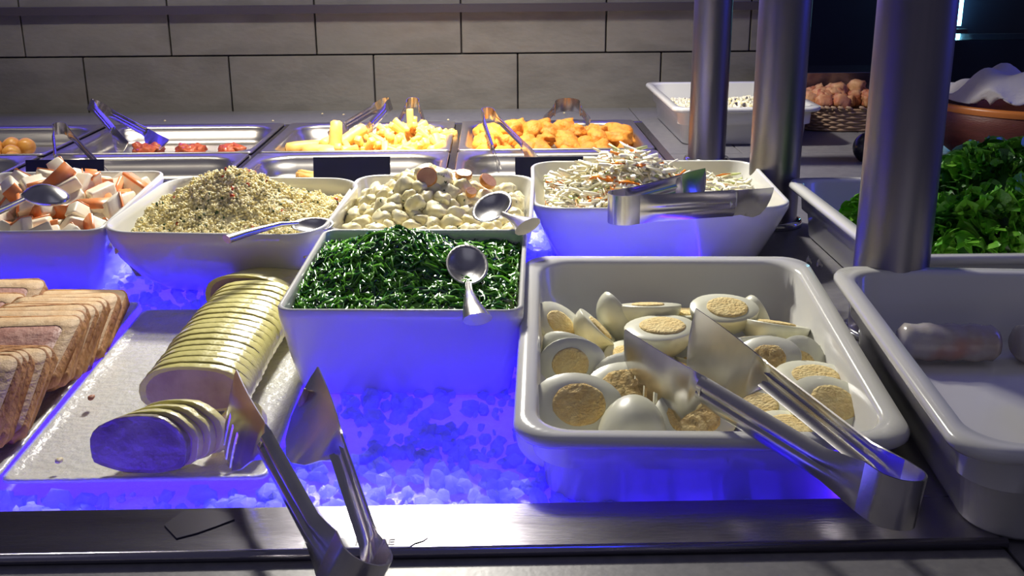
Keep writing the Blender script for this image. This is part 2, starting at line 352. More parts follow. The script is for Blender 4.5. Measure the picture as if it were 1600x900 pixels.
# ---------------------------------------------------------------- dishes and bowls
def place(front, w, d, h, tilt, yawd):
    """world matrix for a vessel whose local origin is its base centre, given its front rim centre"""
    R = Matrix.Rotation(radians(yawd), 4, 'Z')@Matrix.Rotation(radians(tilt), 4, 'X')
    return Matrix.Translation(Vector(front)-R@Vector((0, -d/2, h)))@R
def bowl(label, front, w, d, h, tilt, yawd, prof, r, t=.0045, cat='bowl', m=None, name='salad_bowl'):
    # prof: list of (fraction of height, scale) outside
    mw = place(front, w, d, h, tilt, yawd); out = []
    out.append(rrect(w*prof[0][1]-.01, d*prof[0][1]-.01, r*.8, .001, 8))
    for f, s in prof:
        out.append(rrect(w*s, d*s, max(r*s, .004), f*h, 8))
    out.append(rrect(w-.0008, d-.0008, r, h+.0006, 8)); out.append(rrect(w-.003, d-.003, r-.001, h+.0016, 8)); out.append(rrect(w-2*t+.001, d-2*t+.001, max(r-t, .004), h+.001, 8))
    for f, s in reversed(prof):
        if f < .97: out.append(rrect(w*s-2*t, d*s-2*t, max(r*s-t, .003), max(f*h, 0)+t, 8))
    V, F = loft(out); o = mesh(name, V, F, m or M['white'], None, True); o.matrix_world = mw
    e = o.modifiers.new('e', 'EDGE_SPLIT'); e.split_angle = radians(70)
    tag(o, label, cat); return o, mw
SQ = [(0, .86), (.04, .885), (.5, .95), (.9, 1.0), (1, 1.0)]
RD = [(0, .42), (.03, .50), (.15, .66), (.35, .82), (.6, .93), (.85, .99), (1, 1.0)]
ST = [(0, .80), (.05, .83), (.5, .92), (.92, 1.0), (1, 1.0)]
seabowl, SEA = bowl('square white porcelain bowl of green seaweed salad in the middle', (-.0775, .835, .058), .202, .212, .082, 3.7, -2.8, SQ, .014)
potbowl, POT = bowl('white bowl of potato salad behind the seaweed bowl', (-.068, 1.062, .066), .214, .236, .075, 2.2, -3, ST, .03)
coubowl, COU = bowl('deep rounded white bowl heaped with couscous', (-.287, 1.052, .068), .232, .215, .085, 3.5, -6, RD, .04)
surbowl, SUR = bowl('white bowl of chopped surimi at the left edge', (-.503, 1.078, .066), .208, .245, .078, 3, 0, ST, .018)
slabowl, SLA = bowl('wide white rectangular bowl of coleslaw with steel tongs across it', (.186, 1.150, .066), .286, .24, .066, 1.5, -1.5, ST, .035)
def gn(label, front, w, d, h, tilt, yawd, fl=.016, r=.03):
    mw = place(front, w, d, h, tilt, yawd); ir = r
    R = [rrect(w-2*fl-.020, d-2*fl-.020, ir*.9, 0, 8), rrect(w-2*fl-.012, d-2*fl-.012, ir, .004, 8), rrect(w-2*fl-.006, d-2*fl-.006, ir, h*.52, 8), rrect(w-2*fl+.006, d-2*fl+.006, ir, h*.54, 8), rrect(w-2*fl+.008, d-2*fl+.008, ir, h-.010, 8),
         rrect(w-.004, d-.004, ir*.9, h-.009, 8), rrect(w, d, ir*.9, h-.006, 8), rrect(w, d, ir*.9, h-.003, 8), rrect(w-.004, d-.004, ir*.85, h, 8),
         rrect(w-2*fl+.006, d-2*fl+.006, ir, h-.0005, 8), rrect(w-2*fl, d-2*fl, ir, h-.004, 8), rrect(w-2*fl-.004, d-2*fl-.004, ir, h*.56, 8), rrect(w-2*fl-.012, d-2*fl-.012, ir, h*.5, 8),
         rrect(w-2*fl-.020, d-2*fl-.020, ir*.9, .012, 8), rrect(w-2*fl-.034, d-2*fl-.034, ir*.7, .006, 8)]
    V, F = loft(R); o = mesh('serving_dish', V, F, M['white'], None, True); o.matrix_world = mw
    e = o.modifiers.new('e', 'EDGE_SPLIT'); e.split_angle = radians(75)
    tag(o, label, 'dish'); return mw
EGG = gn('large white serving dish full of halved boiled eggs', (.1435, .645, .031), .266, .345, .066, 4.7, -3)
ROL = gn('white serving dish with rice paper rolls at the right edge', (.41, .535, .068), .30, .372, .07, 0, -5.5)
LET = gn('white serving dish of lettuce behind the nearest post', (.513, .962, .062), .30, .365, .066, 0, 0)
REA = gn('white serving dish of white salad beside the back wall', (.452, 1.905, .066), .265, .39, .07, 0, 0)
# plates
def plate(label, x0, x1, y0, y1, z, tilt, yawd=0):
    w, d = x1-x0, y1-y0
    R = [rrect(w*.8, d*.86, .01, 0, 5), rrect(w*.9, d*.93, .012, .002, 5), rrect(w, d, .008, .007, 5), rrect(w, d, .008, .009, 5), rrect(w-.006, d-.006, .008, .0095, 5), rrect(w*.93, d*.95, .008, .0075, 5), rrect(w*.86, d*.9, .01, .0065, 5)]
    V, F = loft(R); o = mesh('serving_plate', V, F, M['plate'], None, True)
    mw = Matrix.Translation(((x0+x1)/2, (y0+y1)/2, z))@Matrix.Rotation(radians(yawd), 4, 'Z')@Matrix.Rotation(radians(tilt), 4, 'X'); o.matrix_world = mw
    tag(o, label, 'plate'); return mw
PLW = plate('greasy white plate under the sliced poultry roll', -.352, -.163, .700, 1.042, -.0215, 2.2)
PLS = plate('long white plate under the pie slices at the left edge', -.56, -.355, .67, 1.052, -.018, 2.4, .8)
# ---------------------------------------------------------------- halved eggs
def egg_mesh(cut=0):
    V, F = [], []; n = 28; a, b = .0285, .0225
    def outline(s, th):  # s scale
        x = cos(th); k = 1-.07*x
        return (a*s*x, b*s*sin(th)*k)
    rings = []
    for i in range(9):
        ph = pi/2*i/8; s = max(sin(ph), .02); z = -b*.98*cos(ph)
        rings.append([(*outline(s, 2*pi*k/n), z) for k in range(n)])
    rings.append([(*outline(.985, 2*pi*k/n), .0006) for k in range(n)])
    rings.append([(*outline(.55, 2*pi*k/n), .0004) for k in range(n)])
    return loft(rings)
def yolk_mesh(seed, rough=.0, off=0, s=.60, flat=False):
    V, F = [], []; n = 24; R = []
    for i, (q, z) in enumerate(((1, -.001), (1, .0010), (.95, .0018), (.8, .002), (.6, .0022), (.4, .0022), (.2, .0022), (.04, .0022))):
        ring = []
        for k in range(n):
            th = 2*pi*k/n; x = off+.0285*s*q*cos(th)*.9; y = .0212*s*q*sin(th)*1.08
            zz = z+(rough*noise.noise(Vector((x*300, y*300, seed))) if z > 0 else 0)
            e = 1+.06*noise.noise(Vector((cos(th)*2, sin(th)*2, seed)))
            ring.append((x*e, y*e, zz))
        R.append(ring)
    return loft(R)
ev = egg_mesh(); me_e = None
G = 'halved boiled eggs in the white dish'
def egg(loc, n, spin, label, size=1.0, yk=1, seed=0, showyolk=True):
    """n: outward direction of the cut face; spin: degrees about it; yk 0 smooth, 1 crumbly"""
    global me_e
    q = Vector(n).normalized().to_track_quat('Z', 'Y').to_matrix().to_4x4()
    mw = Matrix.Translation(loc)@q@Matrix.Rotation(radians(spin), 4, 'Z')@Matrix.Scale(size, 4)
    r = empty('egg_half', label, 'egg', group=G, mw=mw)
    if me_e is None:
        me_e = mesh('egg_white', ev[0], ev[1], M['egg'], r, True); w = me_e
    else:
        w = me_e.copy(); COL.objects.link(w); w.parent = r
    if showyolk:
        V, F = yolk_mesh(seed, (.0004, .0016)[yk], rnd.uniform(-.003, .003), rnd.uniform(.58, .68))
        mesh('yolk', V, F, (M['yolk'], M['yolk2'])[yk], r, True)
    return r
P = 'halved boiled egg '
E = [  # x, y, z, normal, spin, size, crumbly, label
 (.060, .900, .022, (.55, -.40, .65), -42, 1.05, 0, P+'tilted against the back left corner of the egg dish'),
 (.092, .897, .020, (.66, .05, .65), -50, 1.0, 0, P+'second from the back left corner, tilted to the right'),
 (.115, .935, .018, (.75, .35, .45), 90, 1.0, 0, P+'standing at the back wall, seen from its outside'),
 (.140, .922, .032, (.0, .22, .97), 0, 1.0, 0, P+'lying level beside the back wall, dark yolk up'),
 (.172, .930, .022, (0, .1, 1), 0, .95, 0, P+'low in the shade at the back wall, mostly yolk showing'),
 (.203, .905, .034, (.03, -.22, .97), 0, 1.12, 0, P+'with a bright yolk, lying highest at the back'),
 (.240, .930, .016, (.85, .35, .3), 90, .85, 0, P+'thin wedge standing near the back right corner'),
 (.244, .885, .026, (.15, .25, .95), -12, 1.08, 0, P+'lying level near the right wall, seen from its side'),
 (.141, .868, .030, (.02, -.02, 1), 0, 1.25, 0, P+'large and level in the middle of the back half'),
 (.205, .858, .020, (-.1, .45, .85), 10, 1.15, 0, P+'behind the rear tong blade, seen from its outside'),
 (.062, .812, .020, (.04, -.80, .5), 8, 1.0, 0, P+'upright at the left wall, facing the viewer with a round pitted yolk'),
 (.066, .848, .018, (.35, .75, .5), 30, 1.0, 0, P+'leaning behind the upright one at the left wall'),
 (.106, .850, .008, (-.62, .45, .6), 40, 1.0, 0, P+'steep wedge left of the large level egg'),
 (.106, .797, .012, (-.05, -.7, .65), 10, 1.08, 0, P+'pale, just behind the front tong blade tip'),
 (.098, .765, .018, (.05, -.5, .85), 20, 1.15, 1, P+'with a crumbled yolk below the front tong blade tip'),
 (.060, .735, .018, (.0, -.62, .78), 0, 1.25, 1, P+'large with a crumbled sunken yolk in the front left'),
 (.097, .705, .008, (.1, .45, -.85), 90, 1.12, 0, P+'turned over with its smooth white dome up at the front edge'),
 (.146, .722, .014, (.12, -.45, .88), 10, 1.2, 1, P+'with a crumbled yolk at the middle of the front edge'),
 (.247, .779, .020, (.0, -.15, 1), -5, 1.1, 0, P+'level at the right wall, pale yolk up'),
 (.248, .737, .016, (.12, -.5, .86), -12, 1.15, 0, P+'with a pitted yolk in the front right corner'),
 (.245, .812, .014, (.1, -.6, .6), 60, 1.1, 0, P+'with a broad pale white, leaning at the right wall'),
 (.218, .811, .022, (-.25, -.6, .75), 20, 1.0, 1, P+'with crumbs on its yolk, beside the rear tong arm'),
 (.232, .845, .012, (.1, -.1, .95), 20, 1.05, 0, P+'low behind the crumbed one near the right wall'),
 (.180, .820, .020, (-.55, .4, .6), 70, 1.05, 0, P+'between the two tong blades, outside showing'),
 (.258, .858, .010, (-.4, .3, .8), 50, 1.0, 0, P+'low against the right wall'),
 (.040, .762, .002, (.5, -.2, .8), 90, .95, 0, P+'low at the left wall, half hidden'),
 (.038, .722, -.004, (.5, .1, .8), 90, .9, 0, P+'low in the front left corner, almost hidden'),
 (.152, .838, .008, (.2, .3, .9), 20, 1.05, 0, P+'under the large level one'),
 (.200, .752, .008, (-.1, -.2, .95), -20, 1.05, 0, P+'under the tong arms'),
 (.175, .698, .006, (.0, .3, .9), 10, 1.0, 0, P+'under the front tong arm at the front edge'),
 (.128, .824, .006, (.1, -.2, .95), 30, 1.0, 0, P+'hidden under the front blade'),
 (.214, .712, .008, (.05, .0, 1), 15, 1.1, 0, P+'in front of the tong arms at the front edge'),
 (.188, .785, .004, (.1, .1, 1), 60, 1.0, 0, P+'low between the tong arms'),
 (.065, .700, -.008, (.2, .2, .9), 10, 1.0, 0, P+'deep in the front left'),
]
Me = Matrix.Rotation(0, 4, 'X')
for i, (x, y, z, n, sp, s, yk, lab) in enumerate(E): egg((x, y, z), n, sp, lab, s*.97, yk, i)
# bottom layer, hardly seen
for i in range(12):
    x = .055+.05*(i % 4)+rnd.uniform(-.008, .008); y = .71+.075*(i//4)+rnd.uniform(-.01, .01)
    egg((x+.012, y, -.008+.08*(y-.7)), (rnd.uniform(-.3, .3), rnd.uniform(-.3, .3), .9), rnd.uniform(0, 180), 'halved boiled egg deep in the bottom layer of the dish, under the others', .9, 0, 50+i)
# ---------------------------------------------------------------- tongs
def strip(P, Wd, w0, w1, off, nrm, keep=None):
    """P: points, Wd: width dir, w0/w1: lower/upper offsets per point, off(i,t): bulge along nrm"""
    m = len(P); nt = 13; V = []; F = []
    for i in range(m):
        for k in range(nt):
            t = k/(nt-1); V.append(P[i]+Wd*(w0[i]*(1-t)+w1[i]*t)+nrm[i]*off(i, t))
    for i in range(m-1):
        for k in range(nt-1):
            if keep and not keep(i, k): continue
            F.append((i*nt+k, (i+1)*nt+k, (i+1)*nt+k+1, i*nt+k+1))
    return V, F
def tongs(label, B, T1, T2, U=(0, 0, 1), gap=.026, wb=.026, wa=.017, head=.05, hfrac=.36, slots=(True, False), group=None, flip=1, name='serving_tongs', gapdir=None, wide=1.0):
    B, T1, T2, U = Vector(B), Vector(T1), Vector(T2), Vector(U).normalized()
    D = ((T1+T2)/2-B); D.normalize(); S = D.cross(U).normalized()*flip; U = S.cross(D).normalized()*flip
    if U.z < 0: U = -U
    if (T1-T2).dot(S) < 0: S = -S
    root = empty(name, label, 'tongs', B, group)
    def fin(nm, VF, th=.0011):
        V, F = VF; o = mesh(nm, [v-B for v in V], F, M['tong'], root, True)
        md = o.modifiers.new('s', 'SOLIDIFY'); md.thickness = th; md.offset = 0
        e = o.modifiers.new('e', 'EDGE_SPLIT'); e.split_angle = radians(50); return o
    def sub(o, arm): o.parent = arm
    # bend: arc of a U
    P, N = [], []
    for k in range(13):
        a = pi/2+pi*k/12; P.append(B+S*(gap/2)*sin(a)+D*(gap/2)*(cos(a)+1)); N.append(-(S*sin(a)+D*cos(a)))
    for sgn in (1, -1):
        pass
    Pb = [B+S*gap/2+D*(gap*.5+.012)]+P+[B-S*gap/2+D*(gap*.5+.012)]; Nb = [-S]+N+[S]
    fin('spring_bend', strip(Pb, U, [-wb/2]*15, [wb/2]*15, lambda i, t: 0, Nb))
    for sg, T, sl in ((1, T1, slots[0]), (-1, T2, slots[1])):
        A = B+S*sg*gap/2+D*(gap*.5+.010); L = (T-A).length; d = (T-A).normalized()
        N = (S*sg - d*(S*sg).dot(d)).normalized(); Ua = U-d*U.dot(d); Ua.normalize()
        topo = wa/2
        # arm, ribbed
        na = 16; ue = 1-hfrac
        Pa = [A+d*L*ue*i/(na-1) for i in range(na)]
        ww = [(wb/2*(1-min(i/3, 1))+wa/2*min(i/3, 1)) for i in range(na)]
        def off(i, t, ww=ww):
            c = cos(pi*(t-.5)); e = min(i/3, 1); return e*(.0045*c**.7 - .0016*max(0, 1-abs(t-.5)/.12))
        arm = fin('arm', strip(Pa, Ua, [-w for w in ww], ww, off, [N]*na))
        # blade
        nh = 40; Lh = L*hfrac+.006
        Ph = [A+d*(L*ue-.006+Lh*i/(nh-1)) for i in range(nh)]
        key = [(0, wa), (.15, max(wa, head*.5)), (.3, max(wa, head*.76)), (.48, head*.95), (.62, head), (.78, head*.92), (.9, head*.7), (.97, head*.42), (1, head*.15)]
        def bot(s):
            for (a, b), (c, e) in zip(key, key[1:]):
                if s <= c: f = (s-a)/(c-a); return b+(e-b)*f
            return key[-1][1]
        w1 = [wa/2+.004*sin(pi*i/(nh-1))*0 for i in range(nh)]; w0 = [wa/2-bot(i/(nh-1)) for i in range(nh)]
        def offh(i, t):
            s = i/(nh-1); q = (1-t); fl = .0045*cos(pi*(t-.5))**.7 if 0 < t < 1 else 0
            return fl*max(0, 1-s*6)+.0025*(1-q)*0 - .007*q*q*min(1, s*2.5)*bot(s)/head + .002*sin(pi*s)
        def keep(i, k):
            if not sl: return True
            return not (k <= 5 and i in (19, 20, 24, 25, 29, 30))
        sub(fin('blade', strip(Ph, Ua, w0, w1, offh, [N]*nh, keep)), arm)
    return root
tongs('large steel tongs lying open across the egg dish, bend over the front rail', (.229, .533, .043), (.100, .792, .046), (.162, .832, .049), U=(.12, .1, 1), gap=.030, wb=.030, wa=.020, head=.066, hfrac=.40)
tongs('steel tongs on the front rail with one blade on the roll plate', (-.071, .505, .016), (-.187, .722, .046), (-.128, .712, .052), U=(.5, -.1, .86), gap=.03, wb=.028, wa=.018, head=.055, hfrac=.42)
tongs('steel tongs resting across the coleslaw bowl', (.117, 1.055, .089), (.232, 1.165, .094), (.288, 1.090, .088), gap=.03, wb=.03, wa=.027, head=.031, hfrac=.30, slots=(False, False))
# ---------------------------------------------------------------- spoons
def spoon(label, c, n, hp, a=.021, b=.028, spin=0, endw=.024, depth=.008, w0=.006, group=None, cup=1):
    """c bowl centre, n bowl opening direction, hp list of handle points from the bowl outwards"""
    c = Vector(c); root = empty('serving_spoon', label, 'spoon', c, group)
    q = Vector(n).normalized().to_track_quat('Z', 'Y').to_matrix().to_4x4()@Matrix.Rotation(radians(spin), 4, 'Z')
    V, F = [], []; nn = 24; R = []
    for i in range(8):
        s = max(i/7, .03); R.append([tuple(q@Vector((a*s*cos(2*pi*k/nn), b*s*sin(2*pi*k/nn), -depth*(1-s*s)))) for k in range(nn)])
    V, F = loft(R, True, False); o = mesh('spoon_bowl', V, F, M['spoon'], root, True); md = o.modifiers.new('s', 'SOLIDIFY'); md.thickness = .0014
    hp = [Vector(p)-c for p in hp]; R = []; m = len(hp); N = Vector(n).normalized()
    for i, p in enumerate(hp):
        t = (hp[min(i+1, m-1)]-hp[max(i-1, 0)]).normalized(); s = t.cross(N).normalized(); u = s.cross(t)
        f = i/(m-1); w = (w0+(endw-w0)*max(0, (f-.15)/.85)**1.6)/2; h = (.0022+.0035*f*(endw/.024))
        R.append([tuple(p+s*w*cos(2*pi*k/12)+u*h*sin(2*pi*k/12)) for k in range(12)])
    V, F = loft(R); o = mesh('handle', V, F, M['spoon'], root, True); o.modifiers.new('e', 'EDGE_SPLIT').split_angle = radians(60)
    return root
spoon('steel spoon resting on the seaweed with its flared handle over the front rim', (-.0235, .925, .071), (.05, -.45, .88), [(-.022, .897, .062), (-.021, .872, .064), (-.0195, .845, .066), (-.017, .822, .0655), (-.013, .803, .062)], a=.019, b=.026)
spoon('steel spoon in the potato salad, handle over the seaweed bowl corner', (-.001, 1.092, .084), (-.25, -.4, .85), [(.010, 1.070, .082), (.018, 1.050, .082), (.026, 1.030, .083), (.033, 1.008, .084)], a=.021, b=.024, endw=.028)
spoon('thin steel spoon sunk in the couscous with its handle over the front rim', (-.184, 1.080, .070), (0, -.2, .95), [(-.198, 1.072, .074), (-.212, 1.055, .077), (-.226, 1.038, .077), (-.240, 1.020, .077), (-.253, 1.004, .076)], a=.022, b=.017, endw=.013)
spoon('steel spoon lying turned over on the surimi at the left edge', (-.468, 1.125, .093), (0, .25, -.95), [(-.483, 1.105, .094), (-.492, 1.085, .090), (-.505, 1.065, .086), (-.52, 1.04, .084)], a=.030, b=.019, spin=30, endw=.016, depth=.012)
# ---------------------------------------------------------------- seaweed
def inb(mw, x, y, z): return mw@Vector((x, y, z))
def seah(x, y):   # local height above the base
    return .068+.036*exp(-(((x+.018)/.060)**2+((y-.020)/.066)**2))+.004*noise.noise(Vector((x*45, y*45, 5)))
V, F = loft([rrect(.178, .186, .010, .0635, 6), rrect(.188, .197, .010, .0700, 6)])
o = mesh('seaweed_brine', V, F, M['brine']); o.matrix_world = SEA; tag(o, 'dark green brine around the seaweed in the square bowl', 'brine')
rs = np.random.RandomState(4); paths, wd, idx = [], [], []
for i in range(1700):
    x = rs.uniform(-.089, .089); y = rs.uniform(-.092, .092)
    if x > .035 and rs.rand() < .45: continue
    a = rs.rand()*6.28; L = rs.uniform(.025, .065); cur = rs.uniform(-4.2, 4.2); p = []
    hh = seah(x, y)-.010+.010*rs.rand()
    for j in range(9):
        s = j/8; aa = a+cur*s; x += L/8*cos(aa); y += L/8*sin(aa)
        x = min(max(x, -.093), .093); y = min(max(y, -.096), .096)
        z = min(seah(x, y), hh+.01)+.006*sin(pi*s)*rs.rand()-.001+(.008*rs.rand()**2 if j in (0, 8) else 0)
        p.append(np.array(inb(SEA, x, y, z)))
    paths.append(np.array(p)); wd.append(rs.uniform(.0024, .0062)); idx.append(rs.choice([0, 0, 1, 1, 1, 2]))
o = ribbons('seaweed_salad', paths, wd, [M['sea'], M['sea2'], M['sea3']], idx, twist=.25)
tag(o, 'shiny green seaweed strands heaped in the square bowl', 'seaweed salad')
# ---------------------------------------------------------------- couscous
def couh(x, y): return .068+.050*exp(-(((x+.012)/.070)**2+((y-.012)/.062)**2))+.003*noise.noise(Vector((x*40, y*40, 1)))
def heap(name, mw, w, d, r, hf, m, n=40, base=.03):
    V = []; F = []
    for j in range(n+1):
        for i in range(n+1):
            x = (i/n-.5)*w; y = (j/n-.5)*d
            V.append((x, y, hf(x, y)))
    F = [(j*(n+1)+i, j*(n+1)+i+1, (j+1)*(n+1)+i+1, (j+1)*(n+1)+i) for j in range(n) for i in range(n)]
    # skirt down to the base
    b = [i for i in range(n+1)]+[k*(n+1)+n for k in range(1, n+1)]+[n*(n+1)+i for i in range(n-1, -1, -1)]+[k*(n+1) for k in range(n-1, 0, -1)]
    s = len(V); V += [(V[q][0]*.9, V[q][1]*.9, base) for q in b]
    F += [(b[(k+1) % len(b)], b[k], s+k, s+(k+1) % len(b)) for k in range(len(b))]+[tuple(range(s, s+len(b)))]
    o = mesh(name, V, F, m, None, True); o.matrix_world = mw; return o
def softh(hf, w, d, r):   # sinks at the rounded corners
    def g(x, y):
        qx, qy = max(abs(x)-(w/2-r), 0), max(abs(y)-(d/2-r), 0); e = sqrt(qx*qx+qy*qy)/r
        return hf(x, y)-.02*max(0, e-.8)
    return g
ch = softh(couh, .21, .195, .04)
o = heap('couscous_salad', COU, .196, .182, .04, lambda x, y: ch(x, y)-.0008, M['cousbed'])
tag(o, 'heap of herbed couscous with red pepper bits', 'couscous', kind='stuff')
rs = np.random.RandomState(8); n = 12000; pts = []; sz = []; ix = []
clx = rs.uniform(-.1, .1, 260); cly = rs.uniform(-.095, .095, 260)
for i in range(n):
    if rs.rand() < .72:
        k = rs.randint(260); q = rs.normal(size=2)*.0042; x, y = clx[k]+q[0], cly[k]+q[1]; dz = .0065*exp(-(q[0]**2+q[1]**2)/.00003)*rs.rand()**.5
    else: x, y = rs.uniform(-.102, .102), rs.uniform(-.095, .095); dz = .0015*rs.rand()
    x = min(max(x, -.1), .1); y = min(max(y, -.094), .094)
    pts.append(tuple(inb(COU, x, y, ch(x, y)-.001+dz)))
    q = rs.rand(); c = 0 if q < .40 else 1 if q < .962 else 2 if q < .996 else 3; ix.append(c)
    s = rs.uniform(.0012, .0018); sz.append([s, s, s] if c < 2 else [s*1.4, s*1.1, s*.4] if c == 2 else [s*2.2, s*1.6, s])
scatter('couscous_grain', ICO1, pts, sz, [M['cous'], M['cous2'], M['herb'], M['redbit']], ix, None, smooth=True)['kind'] = 'stuff'
g = bpy.data.objects['couscous_grain']; g.parent = o; g.matrix_parent_inverse = o.matrix_world.inverted()
# ---------------------------------------------------------------- potato salad
def poth(x, y): return .055+.047*exp(-(((x+.008)/.064)**2+((y-.01)/.068)**2))
ph = softh(poth, .19, .21, .03)
o = heap('dressing', POT, .18, .20, .03, lambda x, y: ph(x, y)-.0025+.004*noise.noise(Vector((x*60, y*60, 2))), M['cream'])
tag(o, 'creamy herb dressing under the potato chunks', 'dressing', kind='stuff')
protos = []
GP = 'dressed potato chunks in the potato salad'
LP = 'creamy potato chunk flecked with herbs in the potato salad'
for k in range(7):
    e = empty('potato_chunk', LP, 'potato', group=GP); 
    lump('flesh', .0125*rnd.uniform(.8, 1.15), .0112, .0098*rnd.uniform(.85, 1.1), M['potato'], k, .22, 1.6, ICO3, 3.0, e)
    protos.append(e)
cnt = 0; placed = []
tries = 0
while cnt < 190 and tries < 6000:
    tries += 1; x = rnd.uniform(-.088, .088); y = rnd.uniform(-.098, .098); z = ph(x, y)+rnd.uniform(-.004, .003)
    if any((x-a)**2+(y-b)**2+(z-c)**2 < .0135**2 for a, b, c in placed): continue
    placed.append((x, y, z)); w = POT@Matrix.Translation((x, y, z))@Euler((rnd.uniform(0, 6), rnd.uniform(0, 6), rnd.uniform(0, 6))).to_matrix().to_4x4()@Matrix.Scale(rnd.uniform(.7, 1.15), 4)
    lab = 'creamy herb-flecked potato chunk '+('on top of the potato salad heap' if z > .085 else 'at the front edge of the potato salad' if y < -.05 else 'on the left slope of the potato salad' if x < -.02 else 'on the right slope of the potato salad' if x > .03 else 'in the middle of the potato salad')
    if cnt < 7: protos[cnt].matrix_world = w; protos[cnt]['label'] = lab
    else: copy_thing(protos[rnd.randrange(7)], w, lab)
    cnt += 1
for k, (x, y, z, n, lab) in enumerate(((-.008, -.016, .106, (-.1, -.8, .5), 'round pink sausage slice facing the viewer on top of the potato salad'), (.030, .004, .104, (.1, -.2, .9), 'orange-edged sausage slice left of the top right end of the salad'),
        (.056, .010, .095, (.5, -.3, .7), 'orange-edged sausage slice at the top right of the potato salad'), (.040, -.026, .092, (.2, -.5, .8), 'small red sausage piece below the orange-edged slices'))):
    mw = POT@Matrix.Translation((x, y, z))@Vector(n).to_track_quat('Z', 'Y').to_matrix().to_4x4()
    r = empty('sausage_slice', lab, 'sausage', mw=mw); s = (.85, .7, .75, .45)[k]
    mesh('meat_disc', *cyl((0, 0), .0125*s, -.0028, .0030, 20), M['sausage'], r); V, F = loft([[(q*cos(t*pi/12), q*sin(t*pi/12), z) for t in range(24)] for q, z in ((.0125*s, -.003), (.0136*s, -.002), (.0136*s, .002), (.0125*s, .003))], False, False)
    mesh('rind', V, F, M['carrotsl'], r, True)
# ---------------------------------------------------------------- surimi
def surh(x, y): return .064+.036*exp(-(((x-.012)/.055)**2+((y-.02)/.060)**2))
sp = []; LS = 'chopped surimi chunk with an orange skin in the left bowl'
for k in range(6):
    e = empty('surimi_chunk', LS, 'surimi', group='chopped surimi chunks in the left bowl')
    L, w, h = rnd.uniform(.013, .021), .0095, .0085*rnd.uniform(.8, 1.1); sh = rnd.uniform(-.008, .008)
    V = [(-L+sh, -w, -h), (L+sh, -w, -h), (-L-sh, w, -h), (L-sh, w, -h), (-L+sh, -w, h), (L+sh, -w, h*.9), (-L-sh, w, h), (L-sh, w, h*.8)]
    F = [(0, 2, 3, 1), (4, 5, 7, 6), (0, 1, 5, 4), (2, 6, 7, 3), (0, 4, 6, 2), (1, 3, 7, 5)]
    bevel(mesh('white_flesh', V, F, M['surimi'], e, True), .0028, 3)
    V2 = [(-L*.9+sh*.4, w*.2, h+.0004), (L*.9-sh*.3, w*.2, h*.9), (L*.95-sh, w*1.04, h*.8), (L*.95-sh, w*1.06, -h*.8), (-L*.95-sh, w*1.06, -h*.8), (-L*.95-sh, w*1.04, h*.85)]
    V2 = [(-L*.93-sh*.8, w*.72, h+.0003), (L*.93-sh*.8, w*.72, h*.88+.0003), (-L*.93-sh, w*.98, h*.95), (L*.93-sh, w*.98, h*.78), (-L*.93-sh, w*1.05, -h*.9), (L*.93-sh, w*1.05, -h*.9)]
    o2 = mesh('orange_skin', V2, [(0, 1, 3, 2), (2, 3, 5, 4)], M['surired'], e, True); md = o2.modifiers.new('s', 'SOLIDIFY'); md.thickness = .0012; md.offset = .5
    sp.append(e)
cnt = tries = 0; placed = []
while cnt < 95 and tries < 5000:
    tries += 1; x = rnd.uniform(-.085, .085); y = rnd.uniform(-.1, .1); z = surh(x, y)+rnd.uniform(-.010, .001)
    if abs(x) > .072 or abs(y) > .088: z = max(z, .060)
    if cnt >= 70: x, y, z = x*.8, y*.8, z-.012
    if any((x-a)**2+(y-b)**2+((z-c)*1.3)**2 < .0178**2 for a, b, c in placed): continue
    placed.append((x, y, z)); w = SUR@Matrix.Translation((x, y, z))@Euler((rnd.gauss(0, .5), rnd.gauss(0, .45), rnd.uniform(0, 6.28))).to_matrix().to_4x4()
    if rnd.random() < .5: w = w@Matrix.Rotation(pi/2*rnd.randrange(4), 4, 'X')
    lab = 'white surimi chunk with orange skin '+('buried under the others in the left bowl' if cnt >= 70 else 'on top of the surimi heap' if z > .083 else 'at the front rim of the surimi bowl' if y < -.05 else 'on the right slope of the surimi heap' if x > .03 else 'on the left slope of the surimi heap')
    if cnt < 6: sp[cnt].matrix_world = w; sp[cnt]['label'] = lab
    else: copy_thing(sp[rnd.randrange(6)], w, lab)
    cnt += 1
# ---------------------------------------------------------------- coleslaw
def slah(x, y): return .050+.050*exp(-(((x+.030)/.066)**2+((y-.005)/.062)**2))
o = heap('coleslaw_bed', SLA, .245, .195, .03, lambda x, y: slah(x, y)-.0025+.004*noise.noise(Vector((x*50, y*50, 2))), M['cab'])
bedc = o; rs = np.random.RandomState(14); paths, wd, idx = [], [], []
for i in range(1500):
    x = rs.uniform(-.122, .122); y = rs.uniform(-.095, .095); a = rs.rand()*6.28; L = rs.uniform(.02, .045); cur = rs.uniform(-1.5, 1.5); el = rs.normal()*.25; p = []
    z = slah(x, y)+rs.uniform(-.006, .003)
    if x > .045 and rs.rand() < .4: continue
    for j in range(5):
        s = j/4-.5; aa = a+cur*s; q = (x+L*s*cos(aa), y+L*s*sin(aa))
        q = (min(max(q[0], -.126), .126), min(max(q[1], -.1), .1))
        p.append(np.array(inb(SLA, q[0], q[1], max(z+L*s*el, slah(*q)-.004)+.002*cos(pi*s))))
    c = rs.choice([0, 1, 1, 1, 2, 3], p=[.25, .2, .2, .23, .05, .07]); paths.append(np.array(p)); idx.append(c); wd.append(rs.uniform(.003, .0068) if c != 3 else rs.uniform(.003, .0055))
o = ribbons('coleslaw', paths, wd, [M['cab'], M['cab2'], M['cabg'], M['carrot']], idx, tap=.75)
tag(o, 'heap of shredded cabbage and carrot coleslaw', 'coleslaw'); bedc.parent = o; tag(bedc, kind='stuff')
